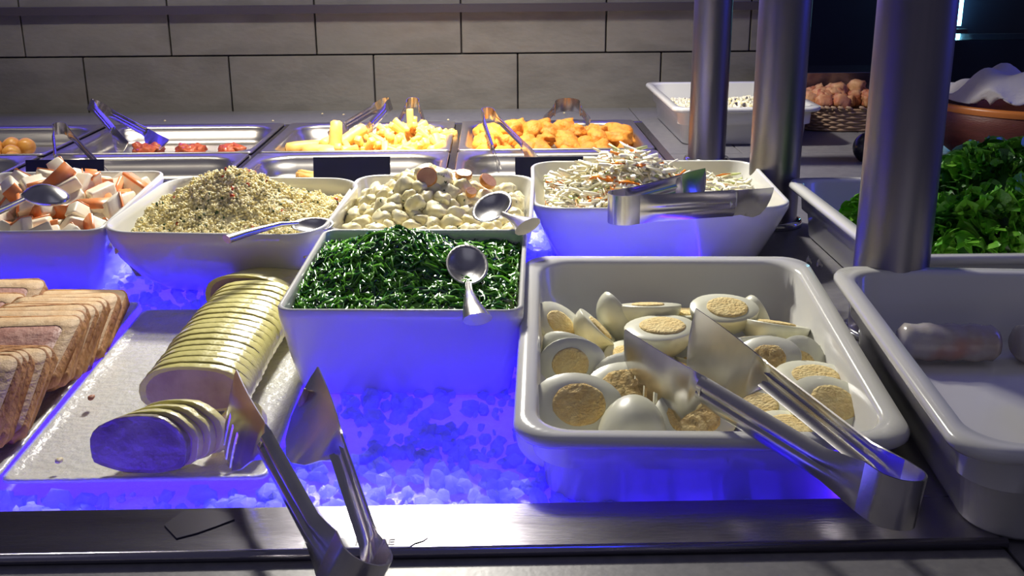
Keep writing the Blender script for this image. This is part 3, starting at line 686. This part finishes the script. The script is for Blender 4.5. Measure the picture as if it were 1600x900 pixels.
# ---------------------------------------------------------------- poultry roll, sliced
def dprof(w, h, n=28):
    P = []
    for k in range(n):
        t = k/n; a = 2*pi*t; x = w/2*np.sign(cos(a))*abs(cos(a))**.85; z = sin(a)
        z = h*.42+h*.58*abs(z)**.9 if z > 0 else h*.42-h*.42*abs(z)**.55
        P.append((x, z))
    return P
def roll_slice(label, mw, w, h, t, seed, skin, meat, group=None, name='roll_slice', am=1):
    r = empty(name, label, 'poultry roll', group=group, mw=mw); Pf = dprof(w, h); rings = []
    def nn(p, y): return 1+.03*am*noise.noise(Vector((p[0]*60, p[1]*60, seed*.12)))+.012*am*noise.noise(Vector((p[0]*400, p[1]*400, y*400+seed)))
    def ring(s, y): return [(x*s*nn((x, z), y), y, h*.42+(z-h*.42)*s*nn((x, z), y)) for x, z in Pf]
    R = [ring(.86, -t/2+.0004), ring(.985, -t/2), ring(1.0, -t/2+.0006), ring(1.0, t/2-.0008), ring(.96, t/2), ring(.86, t/2)]
    V, F = loft(R, False, False); o = mesh('skin', V, F, skin, r, True); o.modifiers.new('e', 'EDGE_SPLIT').split_angle = radians(35)
    R = [ring(.02, -t/2+.0002), ring(.4, -t/2+.0001), ring(.87, -t/2+.0003), ring(.87, t/2-.0003), ring(.4, t/2-.0001), ring(.02, t/2)]
    V, F = loft(R, True, True); mesh('meat', V, F, meat, r, False)
    return r
ns = 17
ORD = ['front', 'second', 'third', 'fourth', 'fifth', 'sixth', 'seventh', 'eighth', 'ninth', 'tenth', 'eleventh', 'twelfth', 'thirteenth', 'fourteenth', 'fifteenth', 'sixteenth', 'seventeenth']
for i in range(ns):
    f = i/(ns-1); y = .806+.0118*i; x = -.238+.010*f*f+rnd.uniform(-.0007, .0007); s = 1+rnd.uniform(-.006, .006)
    mw = Matrix.Translation((x, y, -.0125+(y-.8)*.038))@Matrix.Rotation(radians(-5-3*f+rnd.uniform(-.4, .4)), 4, 'Z')@Matrix.Rotation(radians(-4 if i == 0 else -2), 4, 'X')
    lab = 'front slice of the poultry roll, pale pink cut face towards the viewer' if i == 0 else 'yellow-skinned poultry roll slice, %s from the cut face in the packed row' % ORD[i]
    roll_slice(lab, mw, .088*s, (.038+.003*f)*(1+.008*sin(i*1.3)), .0128, i, M['skin'], M['meat'], 'slices of the poultry roll standing in a row')
mw = Matrix.Translation((-.229, 1.040, -.003))@Matrix.Rotation(radians(-16), 4, 'Z')@Matrix.Rotation(radians(-8), 4, 'X')
roll_slice('thick uncut end of the poultry roll at the back of the plate', mw, .089, .037, .080, 30, M['skin'], M['meat'])
for i, (x, y, zr, lean, lab, sk) in enumerate(((-.252, .704, 2, 14, 'dark end piece of the poultry roll standing at the plate front', 1), (-.2455, .7125, 5, 14, 'fallen roll slice just behind the dark end piece', 0), (-.239, .7215, 9, 16, 'second fallen roll slice behind the dark end piece', 0), (-.2325, .731, 13, 18, 'third fallen roll slice leaning behind the dark end piece', 0))):
    mw = Matrix.Translation((x, y, -.0145))@Matrix.Rotation(radians(-zr-4), 4, 'Z')@Matrix.Rotation(radians(-lean), 4, 'X')
    roll_slice(lab, mw, .072, .040, .0105, 40+i, M['skin'] if i else M['darkskin'], M['meat'] if i else M['darkskin'], am=2.5)
mw = Matrix.Translation((-.200, .735, -.012))@Matrix.Rotation(radians(-30), 4, 'Z')@Matrix.Rotation(radians(-62), 4, 'X')
roll_slice('torn piece of poultry roll lying between the end piece and the tongs', mw, .038, .040, .011, 51, M['skin'], M['meat'], am=3)
# ---------------------------------------------------------------- pie slices
def pie_slice(label, mw, s, t, seed, group):
    r = empty('pie_slice', label, 'pie slice', group=group, mw=mw)
    def ring(w, z, rr=.012, nz=0): 
        return [(x*(1+nz*noise.noise(Vector((x*140, y*140, seed+z*200)))), y*(1+nz*noise.noise(Vector((x*140, y*140, seed+3+z*200)))), zz) for x, y, zz in rrect(w, w, rr, z, 9)]
    V, F = loft([ring(s*.93, -t/2, .01, .01), ring(s, -t/2, .012, .05), ring(s*1.005, 0, .012, .05), ring(s, t/2, .012, .05), ring(s*.965, t/2, .011, .02)], True, False); mesh('crust', V, F, M['crust'], r, True)
    V, F = loft([ring(s*.965, t/2-.001, .011), ring(s*.965, t/2+.0002, .011), ring(s*.70, t/2-.0003, .010, .03)], False, False); mesh('dough', V, F, M['dough'], r, True)
    V, F = loft([ring(s*.72, t/2-.0016, .010, .02), ring(s*.70, t/2-.0006, .010, .04), ring(s*.4, t/2-.0003, .010, .1)], True, True); mesh('filling', V, F, M['pate'], r, True)
    return r
S = .088
rows = [(.703, .006, .776, .047), (.715, .002, .790, .044), (.727, -.002, .803, .041), (.741, -.004, .818, .038), (.757, -.006, .834, .033), (.815, .010, .891, .037), (.828, .006, .903, .039), (.842, .002, .916, .039), (.857, -.002, .930, .036), (.873, -.004, .945, .033), (.891, -.004, .963, .031), (.912, -.004, .984, .027), (.938, -.004, 1.010, .022)]
rows = rows[::-1]
wl = {12: 'nearest pie slice of the row, tilted towards the viewer', 7: 'pie slice with a pink face showing in the middle of the row', 0: 'rearmost pie slice of the row by the plate end'}
for k, (y0, z0, y1, z1) in enumerate(rows):
    a = math.atan2(z1-z0, y1-y0); c = Vector((-.353-S/2+rnd.uniform(-.0015, .0015)-(.004 if k > 9 else 0), (y0+y1)/2, (z0+z1)/2))
    mw = Matrix.Translation(c)@Matrix.Rotation(rnd.uniform(-.06, .06), 4, 'Z')@Matrix.Rotation(rnd.uniform(-.04, .04), 4, 'Y')@Matrix.Rotation(a, 4, 'X')@Matrix.Translation((0, 0, -.0045))
    pie_slice(wl.get(k, 'pie slice with brown crust edge, %s from the plate end in the right-hand row' % ORD[k]), mw, S, .0095, k, 'pie slices in the right-hand row of the left plate')
for k in range(7):
    y = 1.0-.045*k+(.0 if k else .0); mw = Matrix.Translation((-.437-S/2+rnd.uniform(-.002, .002), y-.01, .012))@Matrix.Rotation(rnd.uniform(-.04, .04), 4, 'Z')@Matrix.Rotation(radians(20), 4, 'X')
    pie_slice('rearmost pie slice of the left-hand row, pink face up' if k == 0 else 'pie slice in the left-hand row, %s from the plate end' % ORD[k], mw, S, .0095, 30+k, 'pie slices in the left-hand row of the left plate')
# ---------------------------------------------------------------- black name cards
for k, (x0, x1, lab) in enumerate(((-.672, -.560, 'blank black name card behind the surimi bowl'), (-.259, -.148, 'blank black name card behind the potato bowl'), (.033, .145, 'blank black name card behind the coleslaw bowl'))):
    y = 1.55; V, F = box(x0, x1, y, y+.002, .0, .050 if k != 2 else .047)
    V = [(a, b+(c*.25), c) for a, b, c in V]
    r = empty('name_card', lab, 'card', (x0, y, 0), 'blank black name cards'); 
    mesh('card_panel', [Vector(v)-r.location for v in V], F, M['black'], r)
    mesh('card_foot', [Vector(v)-r.location for v in box(x0+.02, x1-.02, y, y+.03, -.004, -.002)[0]], box(0, 1, 0, 1, 0, 1)[1], M['black'], r)
# ---------------------------------------------------------------- hot food
GB = 'golden round potatoes in the hot pan'
bp = None
for i in range(26):
    x = -.84-.031*(i % 9)+rnd.uniform(-.004, .004)-(.015 if (i//9) % 2 else 0); y = 1.90+.034*(i//9)+rnd.uniform(-.003, .003); z = -.016+.012*rnd.random()+.006*(i//9)
    mw = Matrix.Translation((x, y, z))@Euler((i, i*2, 0)).to_matrix().to_4x4()
    if bp is None: bp = tag(lump('round_potato', .0165, .0165, .016, M['ball'], 3, .05, 1.5, ICO3), 'golden fried round potato in the left hot pan', 'potato', GB); bp.matrix_world = mw
    else: copy_thing(bp, mw)
def nug(i): return lump('nugget', .027, .019, .015, M['nugget'], i+3, .45, 1.4, ICO3, amp2=.18)
GN = 'golden nuggets in the right hot pan'; ng = [nug(k) for k in range(5)]
for o in ng: tag(o, 'golden crumbed nugget heaped in the right hot pan', 'nugget', GN)
k = 0
for j, (yy, zz, nn) in enumerate(((1.905, -.022, 8), (1.95, -.016, 8), (1.99, -.008, 8), (2.03, .0, 7), (2.07, .0, 6), (2.11, -.008, 6))):
    for i in range(nn):
        x = -.025+.28*(i+.5)/nn+rnd.uniform(-.008, .008); mw = Matrix.Translation((x, yy+rnd.uniform(-.008, .008), zz+rnd.uniform(-.004, .010)))@Euler((rnd.uniform(-.5, .5), rnd.uniform(-.5, .5), rnd.uniform(0, 6))).to_matrix().to_4x4()@Matrix.Scale(rnd.uniform(.85, 1.2), 4)
        lab = 'golden crumbed nugget in the %s of the right hot pan' % ('front row' if j == 0 else 'back' if j > 3 else 'middle')
        if k < 5: ng[k].matrix_world = mw; ng[k]['label'] = lab
        else: copy_thing(ng[rnd.randrange(5)], mw, lab)
        k += 1
fp = None
def fryv(L): V, F = box(-L, L, -.0055, .0055, -.0055, .0055); return [(x, y+.002*sin(x*60), z+.002*cos(x*40)) for x, y, z in V], F
for i in range(130):
    x = rnd.gauss(-.155, .05); x = min(max(x, -.27), -.095); y = rnd.uniform(1.91, 2.1); z = -.020+.034*exp(-((x+.155)/.06)**2-((y-2.03)/.07)**2)+rnd.uniform(-.006, .006)
    mw = Matrix.Translation((x, y, z))@Euler((rnd.gauss(0, .2), rnd.gauss(0, .45), rnd.uniform(0, 6.28))).to_matrix().to_4x4()@Matrix.Scale(rnd.uniform(.8, 1.15), 4)
    if fp is None:
        fp = tag(bevel(mesh('french_fry', *fryv(.032), M['fry'], None, True), .0012, 1), 'golden fry heaped under the lamp in the hot pan', 'fry', 'fries in the hot pan'); fp.matrix_world = mw
    else: copy_thing(fp, mw)
for i in range(12):
    mw = Matrix.Translation((rnd.uniform(-.385+.02, -.26), rnd.uniform(1.70, 1.80), -.024))@Euler((0, rnd.gauss(0, .1), rnd.uniform(0, 6))).to_matrix().to_4x4()
    c = copy_thing(fp, mw, 'fry left over in the front-row pan'); c['group'] = 'fries left over in the front-row pan'
rp = None
for i, (x, y, z, a, b) in enumerate(((-.345, 1.93, -.02, .1, 0), (-.31, 1.97, -.014, -.2, 0), (-.275, 1.94, -.012, .3, 0), (-.30, 2.02, -.006, 1.3, 0), (-.262, 2.0, .004, .5, .5), (-.345, 2.0, -.012, .4, 0), (-.285, 1.975, .004, 1.2, 1.35))):
    n = 16; L = .036; V, F = loft([[(t, r*cos(2*pi*k/n), r*sin(2*pi*k/n)) for k in range(n)] for t, r in ((-L, .006), (-L+.003, .0105), (-L/2, .0118), (0, .012), (L/2, .0118), (L-.003, .0105), (L, .006))])
    o = mesh('fried_roll', V, F, M['fry'], None, True); o.matrix_world = Matrix.Translation((x, y, z))@Euler((0, -b, a)).to_matrix().to_4x4()
    tag(o, 'fried roll standing on end left of the fries' if i == 6 else 'golden fried roll lying left of the fries', 'fried roll', 'fried rolls beside the fries')
for i, (x, y) in enumerate(((-.64, 1.93), (-.628, 1.95), (-.555, 1.92), (-.57, 1.94), (-.545, 1.935), (-.49, 1.93), (-.475, 1.935), (-.655, 1.95))):
    o = lump('roast_meat_piece', .017, .013, .012, M['redmeat'], i, .5, 2, ICO3, amp2=.3); o.matrix_world = Matrix.Translation((x, y+.075, -.018)); tag(o, 'dark red roasted meat piece left in the nearly empty pan', 'meat', 'roast meat pieces in the nearly empty pan')
tongs('steel tongs leaning in the nearly empty pan with the red meat', (-.80, 2.215, .040), (-.672, 2.0, -.006), (-.598, 2.005, -.004), U=(.25, .4, .9), gap=.03, wb=.022, wa=.016, head=.035, slots=(False, False))
tongs('steel tongs propped upright behind the left name card', (-.752, 1.90, .043), (-.69, 1.72, .000), (-.598, 1.70, -.012), gap=.022, wb=.022, wa=.014, head=.03, slots=(False, False))
tongs('steel tongs with wide blades left of the fries', (-.205, 2.17, .045), (-.304, 2.02, .004), (-.246, 2.02, .002), U=(0, .3, .95), gap=.026, wb=.022, wa=.018, head=.045, slots=(False, False))
tongs('steel tongs standing in the fries, pointing to the viewer', (-.155, 2.17, .045), (-.185, 2.02, .002), (-.122, 2.02, .002), U=(0, .3, .95), gap=.024, wb=.022, wa=.014, head=.026, slots=(False, False))
tongs('steel tongs leaning on the nugget pan divider', (-.010, 1.985, .050), (.012, 1.76, -.005), (.075, 1.78, .002), gap=.022, wb=.022, wa=.013, head=.022, slots=(False, False))
tongs('dark steel tongs at the back edge of the nugget pan', (.155, 2.225, .030), (.10, 2.10, .015), (.19, 2.10, .010), gap=.05, wb=.028, wa=.018, head=.026, slots=(False, False))
# ---------------------------------------------------------------- lettuce
def leaf(L, Wd, seed, m):
    """frilly leaf: a short fan whose margin is thrown into deep round folds that overhang"""
    nu, nv = 12, 150; V = []; waves = 9
    for i in range(nu+1):
        u = i/nu; t = max(0, (u-.25)/.75); g = t**1.1
        for j in range(nv+1):
            q = j/nv; ph = 2*pi*waves*q+seed+.9*sin(q*9+seed*3); v = (q-.5)*2
            a = v*1.3*(.5+.5*u)+.085*g*sin(2*ph)*Wd/.085
            amp = L*.135*g*(1+.4*sin(q*23+seed))
            rr = L*(u-.10*t*t)*(1-.15*v*v)+.035*L*g*cos(2*ph)
            z = amp*sin(ph)+.30*L*u*u-.30*L*t**3+.10*L*sin(v*5+seed)*u
            V.append((rr*sin(a)*Wd/.085, rr*cos(a)+.05*L*g*sin(ph*.5), z))
    F = [(i*(nv+1)+j, i*(nv+1)+j+1, (i+1)*(nv+1)+j+1, (i+1)*(nv+1)+j) for i in range(nu) for j in range(nv)]
    return V, F
LL = 'frilly green lettuce leaf in the heap behind the nearest post'
lps = []
for k in range(6):
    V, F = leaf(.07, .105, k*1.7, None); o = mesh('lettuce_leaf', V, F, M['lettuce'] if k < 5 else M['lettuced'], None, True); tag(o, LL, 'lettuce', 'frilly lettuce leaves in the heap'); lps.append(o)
def lets(n, cx, cy, cz, rx, ry, rz, s0, lo, cap=True):
    for i in range(n):
        a = rnd.uniform(0, 2*pi); e = rnd.uniform(-.25, 1.45); q = Vector((cos(a)*cos(e), sin(a)*cos(e), sin(e)))
        p = Vector((cx+rx*q.x, cy+ry*q.y, max(cz+rz*q.z, lo)))
        d = (q+Vector((rnd.gauss(0, .4), rnd.gauss(0, .4), .35))).normalized()
        R = d.to_track_quat('Y', 'Z').to_matrix().to_4x4()@Matrix.Rotation(rnd.uniform(0, 6.28), 4, 'Y')
        mw = Matrix.Translation(p-d*.05*s0)@R@Matrix.Scale(s0*rnd.uniform(.75, 1.15), 4)
        yield mw
first = [0]
def putl(mw, lab=None, grp=None):
    if first[0] < 6: o = lps[first[0]]; o.matrix_world = mw; first[0] += 1
    else: o = copy_thing(rnd.choice(lps), mw)
    if lab: o['label'] = lab; o['group'] = grp
for mw in lets(150, .56, 1.13, .050, .095, .10, .080, .68, .035):
    p = mw.translation; putl(mw, 'frilly lettuce leaf '+('on the crown of the heap behind the nearest post' if p.z > .10 else 'on the front side of the lettuce heap' if p.y < 1.1 else 'at the shaded back of the lettuce heap'), 'frilly lettuce leaves in the heap')
for mw in lets(22, .435, 1.17, .030, .035, .06, .042, .5, .035): putl(mw, 'small lettuce leaf at the left end of the lettuce dish', 'small lettuce leaves at the left end')
for mw in lets(9, .545, .985, .050, .03, .02, .02, .55, .045): putl(mw, 'lettuce leaf hanging over the front rim of the lettuce dish', 'lettuce leaves over the front rim')
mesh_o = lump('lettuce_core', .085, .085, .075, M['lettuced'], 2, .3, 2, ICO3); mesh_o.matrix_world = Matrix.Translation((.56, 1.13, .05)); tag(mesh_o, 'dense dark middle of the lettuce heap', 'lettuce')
# scrap on the counter
for k, (x, y) in enumerate(((.354, 1.17), (.362, 1.155))):
    V, F = leaf(.018, .014, k, None); o = mesh('cabbage_scrap', V, F, M['cab2'], None, True, loc=(x, y-.01, .0)); tag(o, 'pale cabbage scrap on the counter beside the lettuce dish', 'scrap', 'cabbage scraps')
# ---------------------------------------------------------------- rice paper rolls
for k, (x, y, L, a, lab) in enumerate(((.378, .845, .040, -5, 'translucent rice paper roll with a pink filling at the back of the right dish'), (.470, .842, .038, 6, 'second rice paper roll at the right edge of the frame'))):
    n = 24; R = []
    for i in range(17):
        t = -L+2*L*i/16; f = abs(t)/L; r = .0175*(1-.10*f**6)*(1+.05*sin(i*1.7)); r *= 1 if f < .97 else .75
        R.append([(t, r*cos(2*pi*q/n)*(1+.05*noise.noise(Vector((t*60, cos(q)*2, k)))), r*.88*sin(2*pi*q/n)) for q in range(n)])
    V, F = loft(R); o = mesh('rice_paper_roll', V, F, M['roll'], None, True); o.matrix_world = Matrix.Translation((x, y, .022))@Matrix.Rotation(radians(a), 4, 'Z'); tag(o, lab, 'roll')
o = mesh('utensil_handle', *loft([[(.0+r*cos(2*pi*k/14), r*.6*sin(2*pi*k/14)-.09*i/5, .0+.012*i/5) for k in range(14)] for i, r in enumerate((.006, .011, .013, .013, .011, .007))]), M['blackp'], None, True, loc=(.412, .76, .022)); tag(o, 'black utensil handle in the right dish at the frame edge', 'utensil')
# ---------------------------------------------------------------- rear: white salad, basket, terracotta bowl, napkin
rs = np.random.RandomState(3)
def reah(x, y): return .038+.028*exp(-((x-.03)/.07)**2-((y+.06)/.09)**2)
o = heap('white_salad', REA, .20, .32, .03, lambda x, y: reah(x, y)+.004*noise.noise(Vector((x*60, y*60, 0))), M['cab2'], base=.012)
tag(o, 'white creamy salad with blue-grey herbs in the dish by the back wall', 'salad', kind='stuff')
pts = [tuple(REA@Vector((x, y, reah(x, y)+.003))) for x, y in zip(rs.uniform(-.09, .09, 700), rs.uniform(-.15, .14, 700))]
g = scatter('salad_bit', ICO1, pts, [[.005, .004, .003]]*700, [M['cab2'], M['cous2'], M['greyt']], rs.choice([0, 1, 2], 700, p=[.6, .33, .07])); g.parent = o; g.matrix_parent_inverse = o.matrix_world.inverted()
bk = empty('wicker_basket', 'oval woven wicker basket of bread pieces behind the middle post', 'basket', (.70, 2.13, top))
V, F = [], []
def oval(a, w, d): return (w/2*np.sign(cos(a))*abs(cos(a))**.7, d/2*np.sign(sin(a))*abs(sin(a))**.7)
for r in range(9):
    z = .004+.0048*r; sc = .90+.012*r; n = 96; rings = []
    for k in range(n):
        a = 2*pi*k/n; wv = .0016*sin(a*24+(r % 2)*pi); x, y = oval(a, .235*sc+wv*2, .16*sc+wv*2)
        nxv = Vector((x, y, 0)).normalized()
        rings.append([tuple(Vector((x, y, z))+nxv*.003*cos(q*pi/3)+Vector((0, 0, .0029*sin(q*pi/3)))) for q in range(6)])
    rings.append(rings[0]); V, F = loft(rings, False, False); mesh('woven_strand', V, F, M['wicker'], bk, True)
V, F = loft([[(*oval(2*pi*k/48, .2, .13), z) for k in range(48)] for z in (.001, .006)]); mesh('basket_bottom', V, F, M['wicker'], bk)
for s in range(60):   # rope rim
    a = 2*pi*s/60; x, y = oval(a, .242, .167); o = lump('rim_twist', .0085, .0036, .0036, M['wicker'], s, 0, 1, ICO1, parent=bk) if s == 0 else None
    if o is None: o = bpy.data.objects['rim_twist'].copy(); COL.objects.link(o)
    x2, y2 = oval(a+.05, .242, .167); o.location = (x, y, .047); o.rotation_euler = (0, .4, math.atan2(y2-y, x2-x))
pr_ = None
for i in range(70):
    a = rnd.uniform(0, 6.28); q = sqrt(rnd.random())*.9; x, y = oval(a, .22*q, .14*q)
    mw = Matrix.Translation((.70+x, 2.13+y, .046+.022*(1-q)+rnd.uniform(-.004, .004)))@Euler((rnd.uniform(0, 6), rnd.uniform(0, 6), 0)).to_matrix().to_4x4()@Matrix.Scale(rnd.uniform(.8, 1.3), 4)
    if pr_ is None: pr_ = tag(lump('bread_piece', .013, .011, .010, M['rusk'], 4, .2, 2.5, ICO3, 7, amp2=.1), 'brown bread piece heaped in the wicker basket', 'bread', 'bread pieces in the basket'); pr_.matrix_world = mw
    else: copy_thing(pr_, mw)
# tray edge rail behind the basket
tag(bevel(mesh('metal_tray', *join([box(.60, .95, 2.26, 2.262, -.004, .085), box(.60, .95, 2.26, 2.40, .083, .086)]), M['framesteel']), .001), 'shiny metal tray edge behind the wicker basket', 'tray')
# loaf-like cone bread leaning
o = lump('bread_end', .018, .014, .045, M['wicker'], 9, .2, 1.2, ICO3); o.matrix_world = Matrix.Translation((.742, 2.055, .058))@Euler((.2, -.5, 0)).to_matrix().to_4x4(); tag(o, 'pale twisted bread end standing against the basket, beside the nearest post', 'bread')
tb = empty('terracotta_bowl', 'large dark red terracotta bowl with an orange glazed rim behind the lettuce', 'bowl', (.90, 1.80, top))
n = 64; prof = [(.10, 0), (.12, .004), (.155, .03), (.168, .06), (.170, .092), (.164, .094), (.158, .06), (.14, .03), (.10, .012)]
V, F = loft([[(r*cos(2*pi*k/n), r*sin(2*pi*k/n), z) for k in range(n)] for r, z in prof]); mesh('bowl_body', V, F, M['terra'], tb, True)
V, F = loft([[(r*cos(2*pi*k/n), r*sin(2*pi*k/n), z) for k in range(n)] for r, z in ((.1705, .084), (.172, .090), (.1705, .0955), (.163, .0955), (.161, .088))], False, False); mesh('glazed_rim', V, F, M['terraedge'], tb, True)
# draped napkin
nn = 46; V = []
for j in range(nn+1):
    for i in range(nn+1):
        x = (i/nn-.5)*.30; y = (j/nn-.5)*.26; r = sqrt(x*x+y*y)
        z = .092+.062*exp(-((x+.075)/.055)**2-((y+.05)/.09)**2)+.085*exp(-((x-.07)/.07)**2-((y)/.1)**2)+.010*sin(x*70+y*30+2*sin(y*40))+.006*sin(y*90-x*40)
        k = max(1, r/.158); z = max(z, .100 if r > .12 else .05); V.append((x/k, y/k, z))
F = [(j*(nn+1)+i, j*(nn+1)+i+1, (j+1)*(nn+1)+i+1, (j+1)*(nn+1)+i) for j in range(nn) for i in range(nn)]
o = mesh('napkin', V, F, M['cloth'], None, True, loc=(.90, 1.80, top)); md = o.modifiers.new('s', 'SOLIDIFY'); md.thickness = .002; tag(o, 'rumpled white cloth napkin lying in the terracotta bowl', 'napkin')
V, F = box(.80, 1.05, 2.02, 2.16, .0, .17); o = mesh('plastic_box', [(x, y, z) for x, y, z in V], F, M['plastic']); md = o.modifiers.new('s', 'SOLIDIFY'); md.thickness = .002; tag(o, 'clear plastic box standing behind the terracotta bowl', 'box')
# black ladle knob behind the nearest post
o = lump('ladle_knob', .020, .020, .024, M['blackp'], 2, .05, 1, ICO3); o.matrix_world = Matrix.Translation((.615, 1.77, .018)); tag(o, 'black round utensil end on the counter behind the nearest post', 'utensil')
V, F = loft([[(r*cos(2*pi*k/14), r*.4*sin(2*pi*k/14)-.012*i, .0+.03*i) for k in range(14)] for i, r in enumerate((.004, .014, .017, .013, .003))])
o = mesh('black_server', V, F, M['blackp'], None, True); o.matrix_world = Matrix.Translation((.436, 1.235, .020))@Euler((.1, .35, 0)).to_matrix().to_4x4(); tag(o, 'black plastic salad server standing in the lettuce dish', 'server')
# LED tube far behind
lt = empty('wall_lamp', 'glowing cyan light tube on the dark wall at top right', 'lamp', (1.355, 3.22, .1))
mesh('tube', *cyl((0, 0), .011, .01, .4, 16), M['ledcy'], lt, True); mesh('bracket', *box(-.03, .03, -.01, .02, -.012, .0), M['greyt'], lt)
# ---------------------------------------------------------------- crumbs
for k, (x, y, m, lab) in enumerate(((-.328, .823, 'crumbm', 'brown crumb on the white plate, left of the roll'), (-.315, .717, 'crumby', 'pale crumb at the front left of the white plate'), (-.192, .716, 'crumby', 'yellow crumb on the plate beside the end piece'), (-.183, .745, 'crumby', 'small yellow crumb near the tong blade'))):
    o = lump('crumb', .0028, .0042, .002, M[m], k, .3, 2, ICO2); o.matrix_world = Matrix.Translation((x, y, -.0125+(y-.7)*.038)); tag(o, lab, 'crumb')
for k in range(14):
    o = lump('counter_crumb', .003, .003, .0018, M['crumby'], k, .4, 2, ICO1); o.matrix_world = Matrix.Translation((rnd.choice([rnd.uniform(-.8, .25)]), rnd.choice([2.21+.12*rnd.random(), 1.849]), .001)); tag(o, 'tiny pale crumb on the steel around the hot pans', 'crumb', 'tiny crumbs around the hot pans')

o = lump('meat_scrap', .0035, .004, .011, M['meat'], 3, .5, 2, ICO2); o.matrix_world = Matrix.Translation((-.134, .706, .036))@Euler((.2, .25, 0)).to_matrix().to_4x4(); tag(o, 'scrap of meat stuck to the right blade of the front tongs', 'scrap')
P2 = [(-.205, .600), (-.193, .584), (-.182, .590), (-.172, .598), (-.163, .606), (-.166, .612), (-.180, .618), (-.198, .618)]
V = [(x, y, .0003) for x, y in P2]+[(x, y, .0009) for x, y in P2]; q = len(P2)
o = mesh('tape_scrap', V, [tuple(range(q-1, -1, -1)), tuple(range(q, 2*q))]+[(i, (i+1) % q, (i+1) % q+q, i+q) for i in range(q)], M['tape']); tag(o, 'torn piece of clear tape on the front rail below the white plate', 'tape')
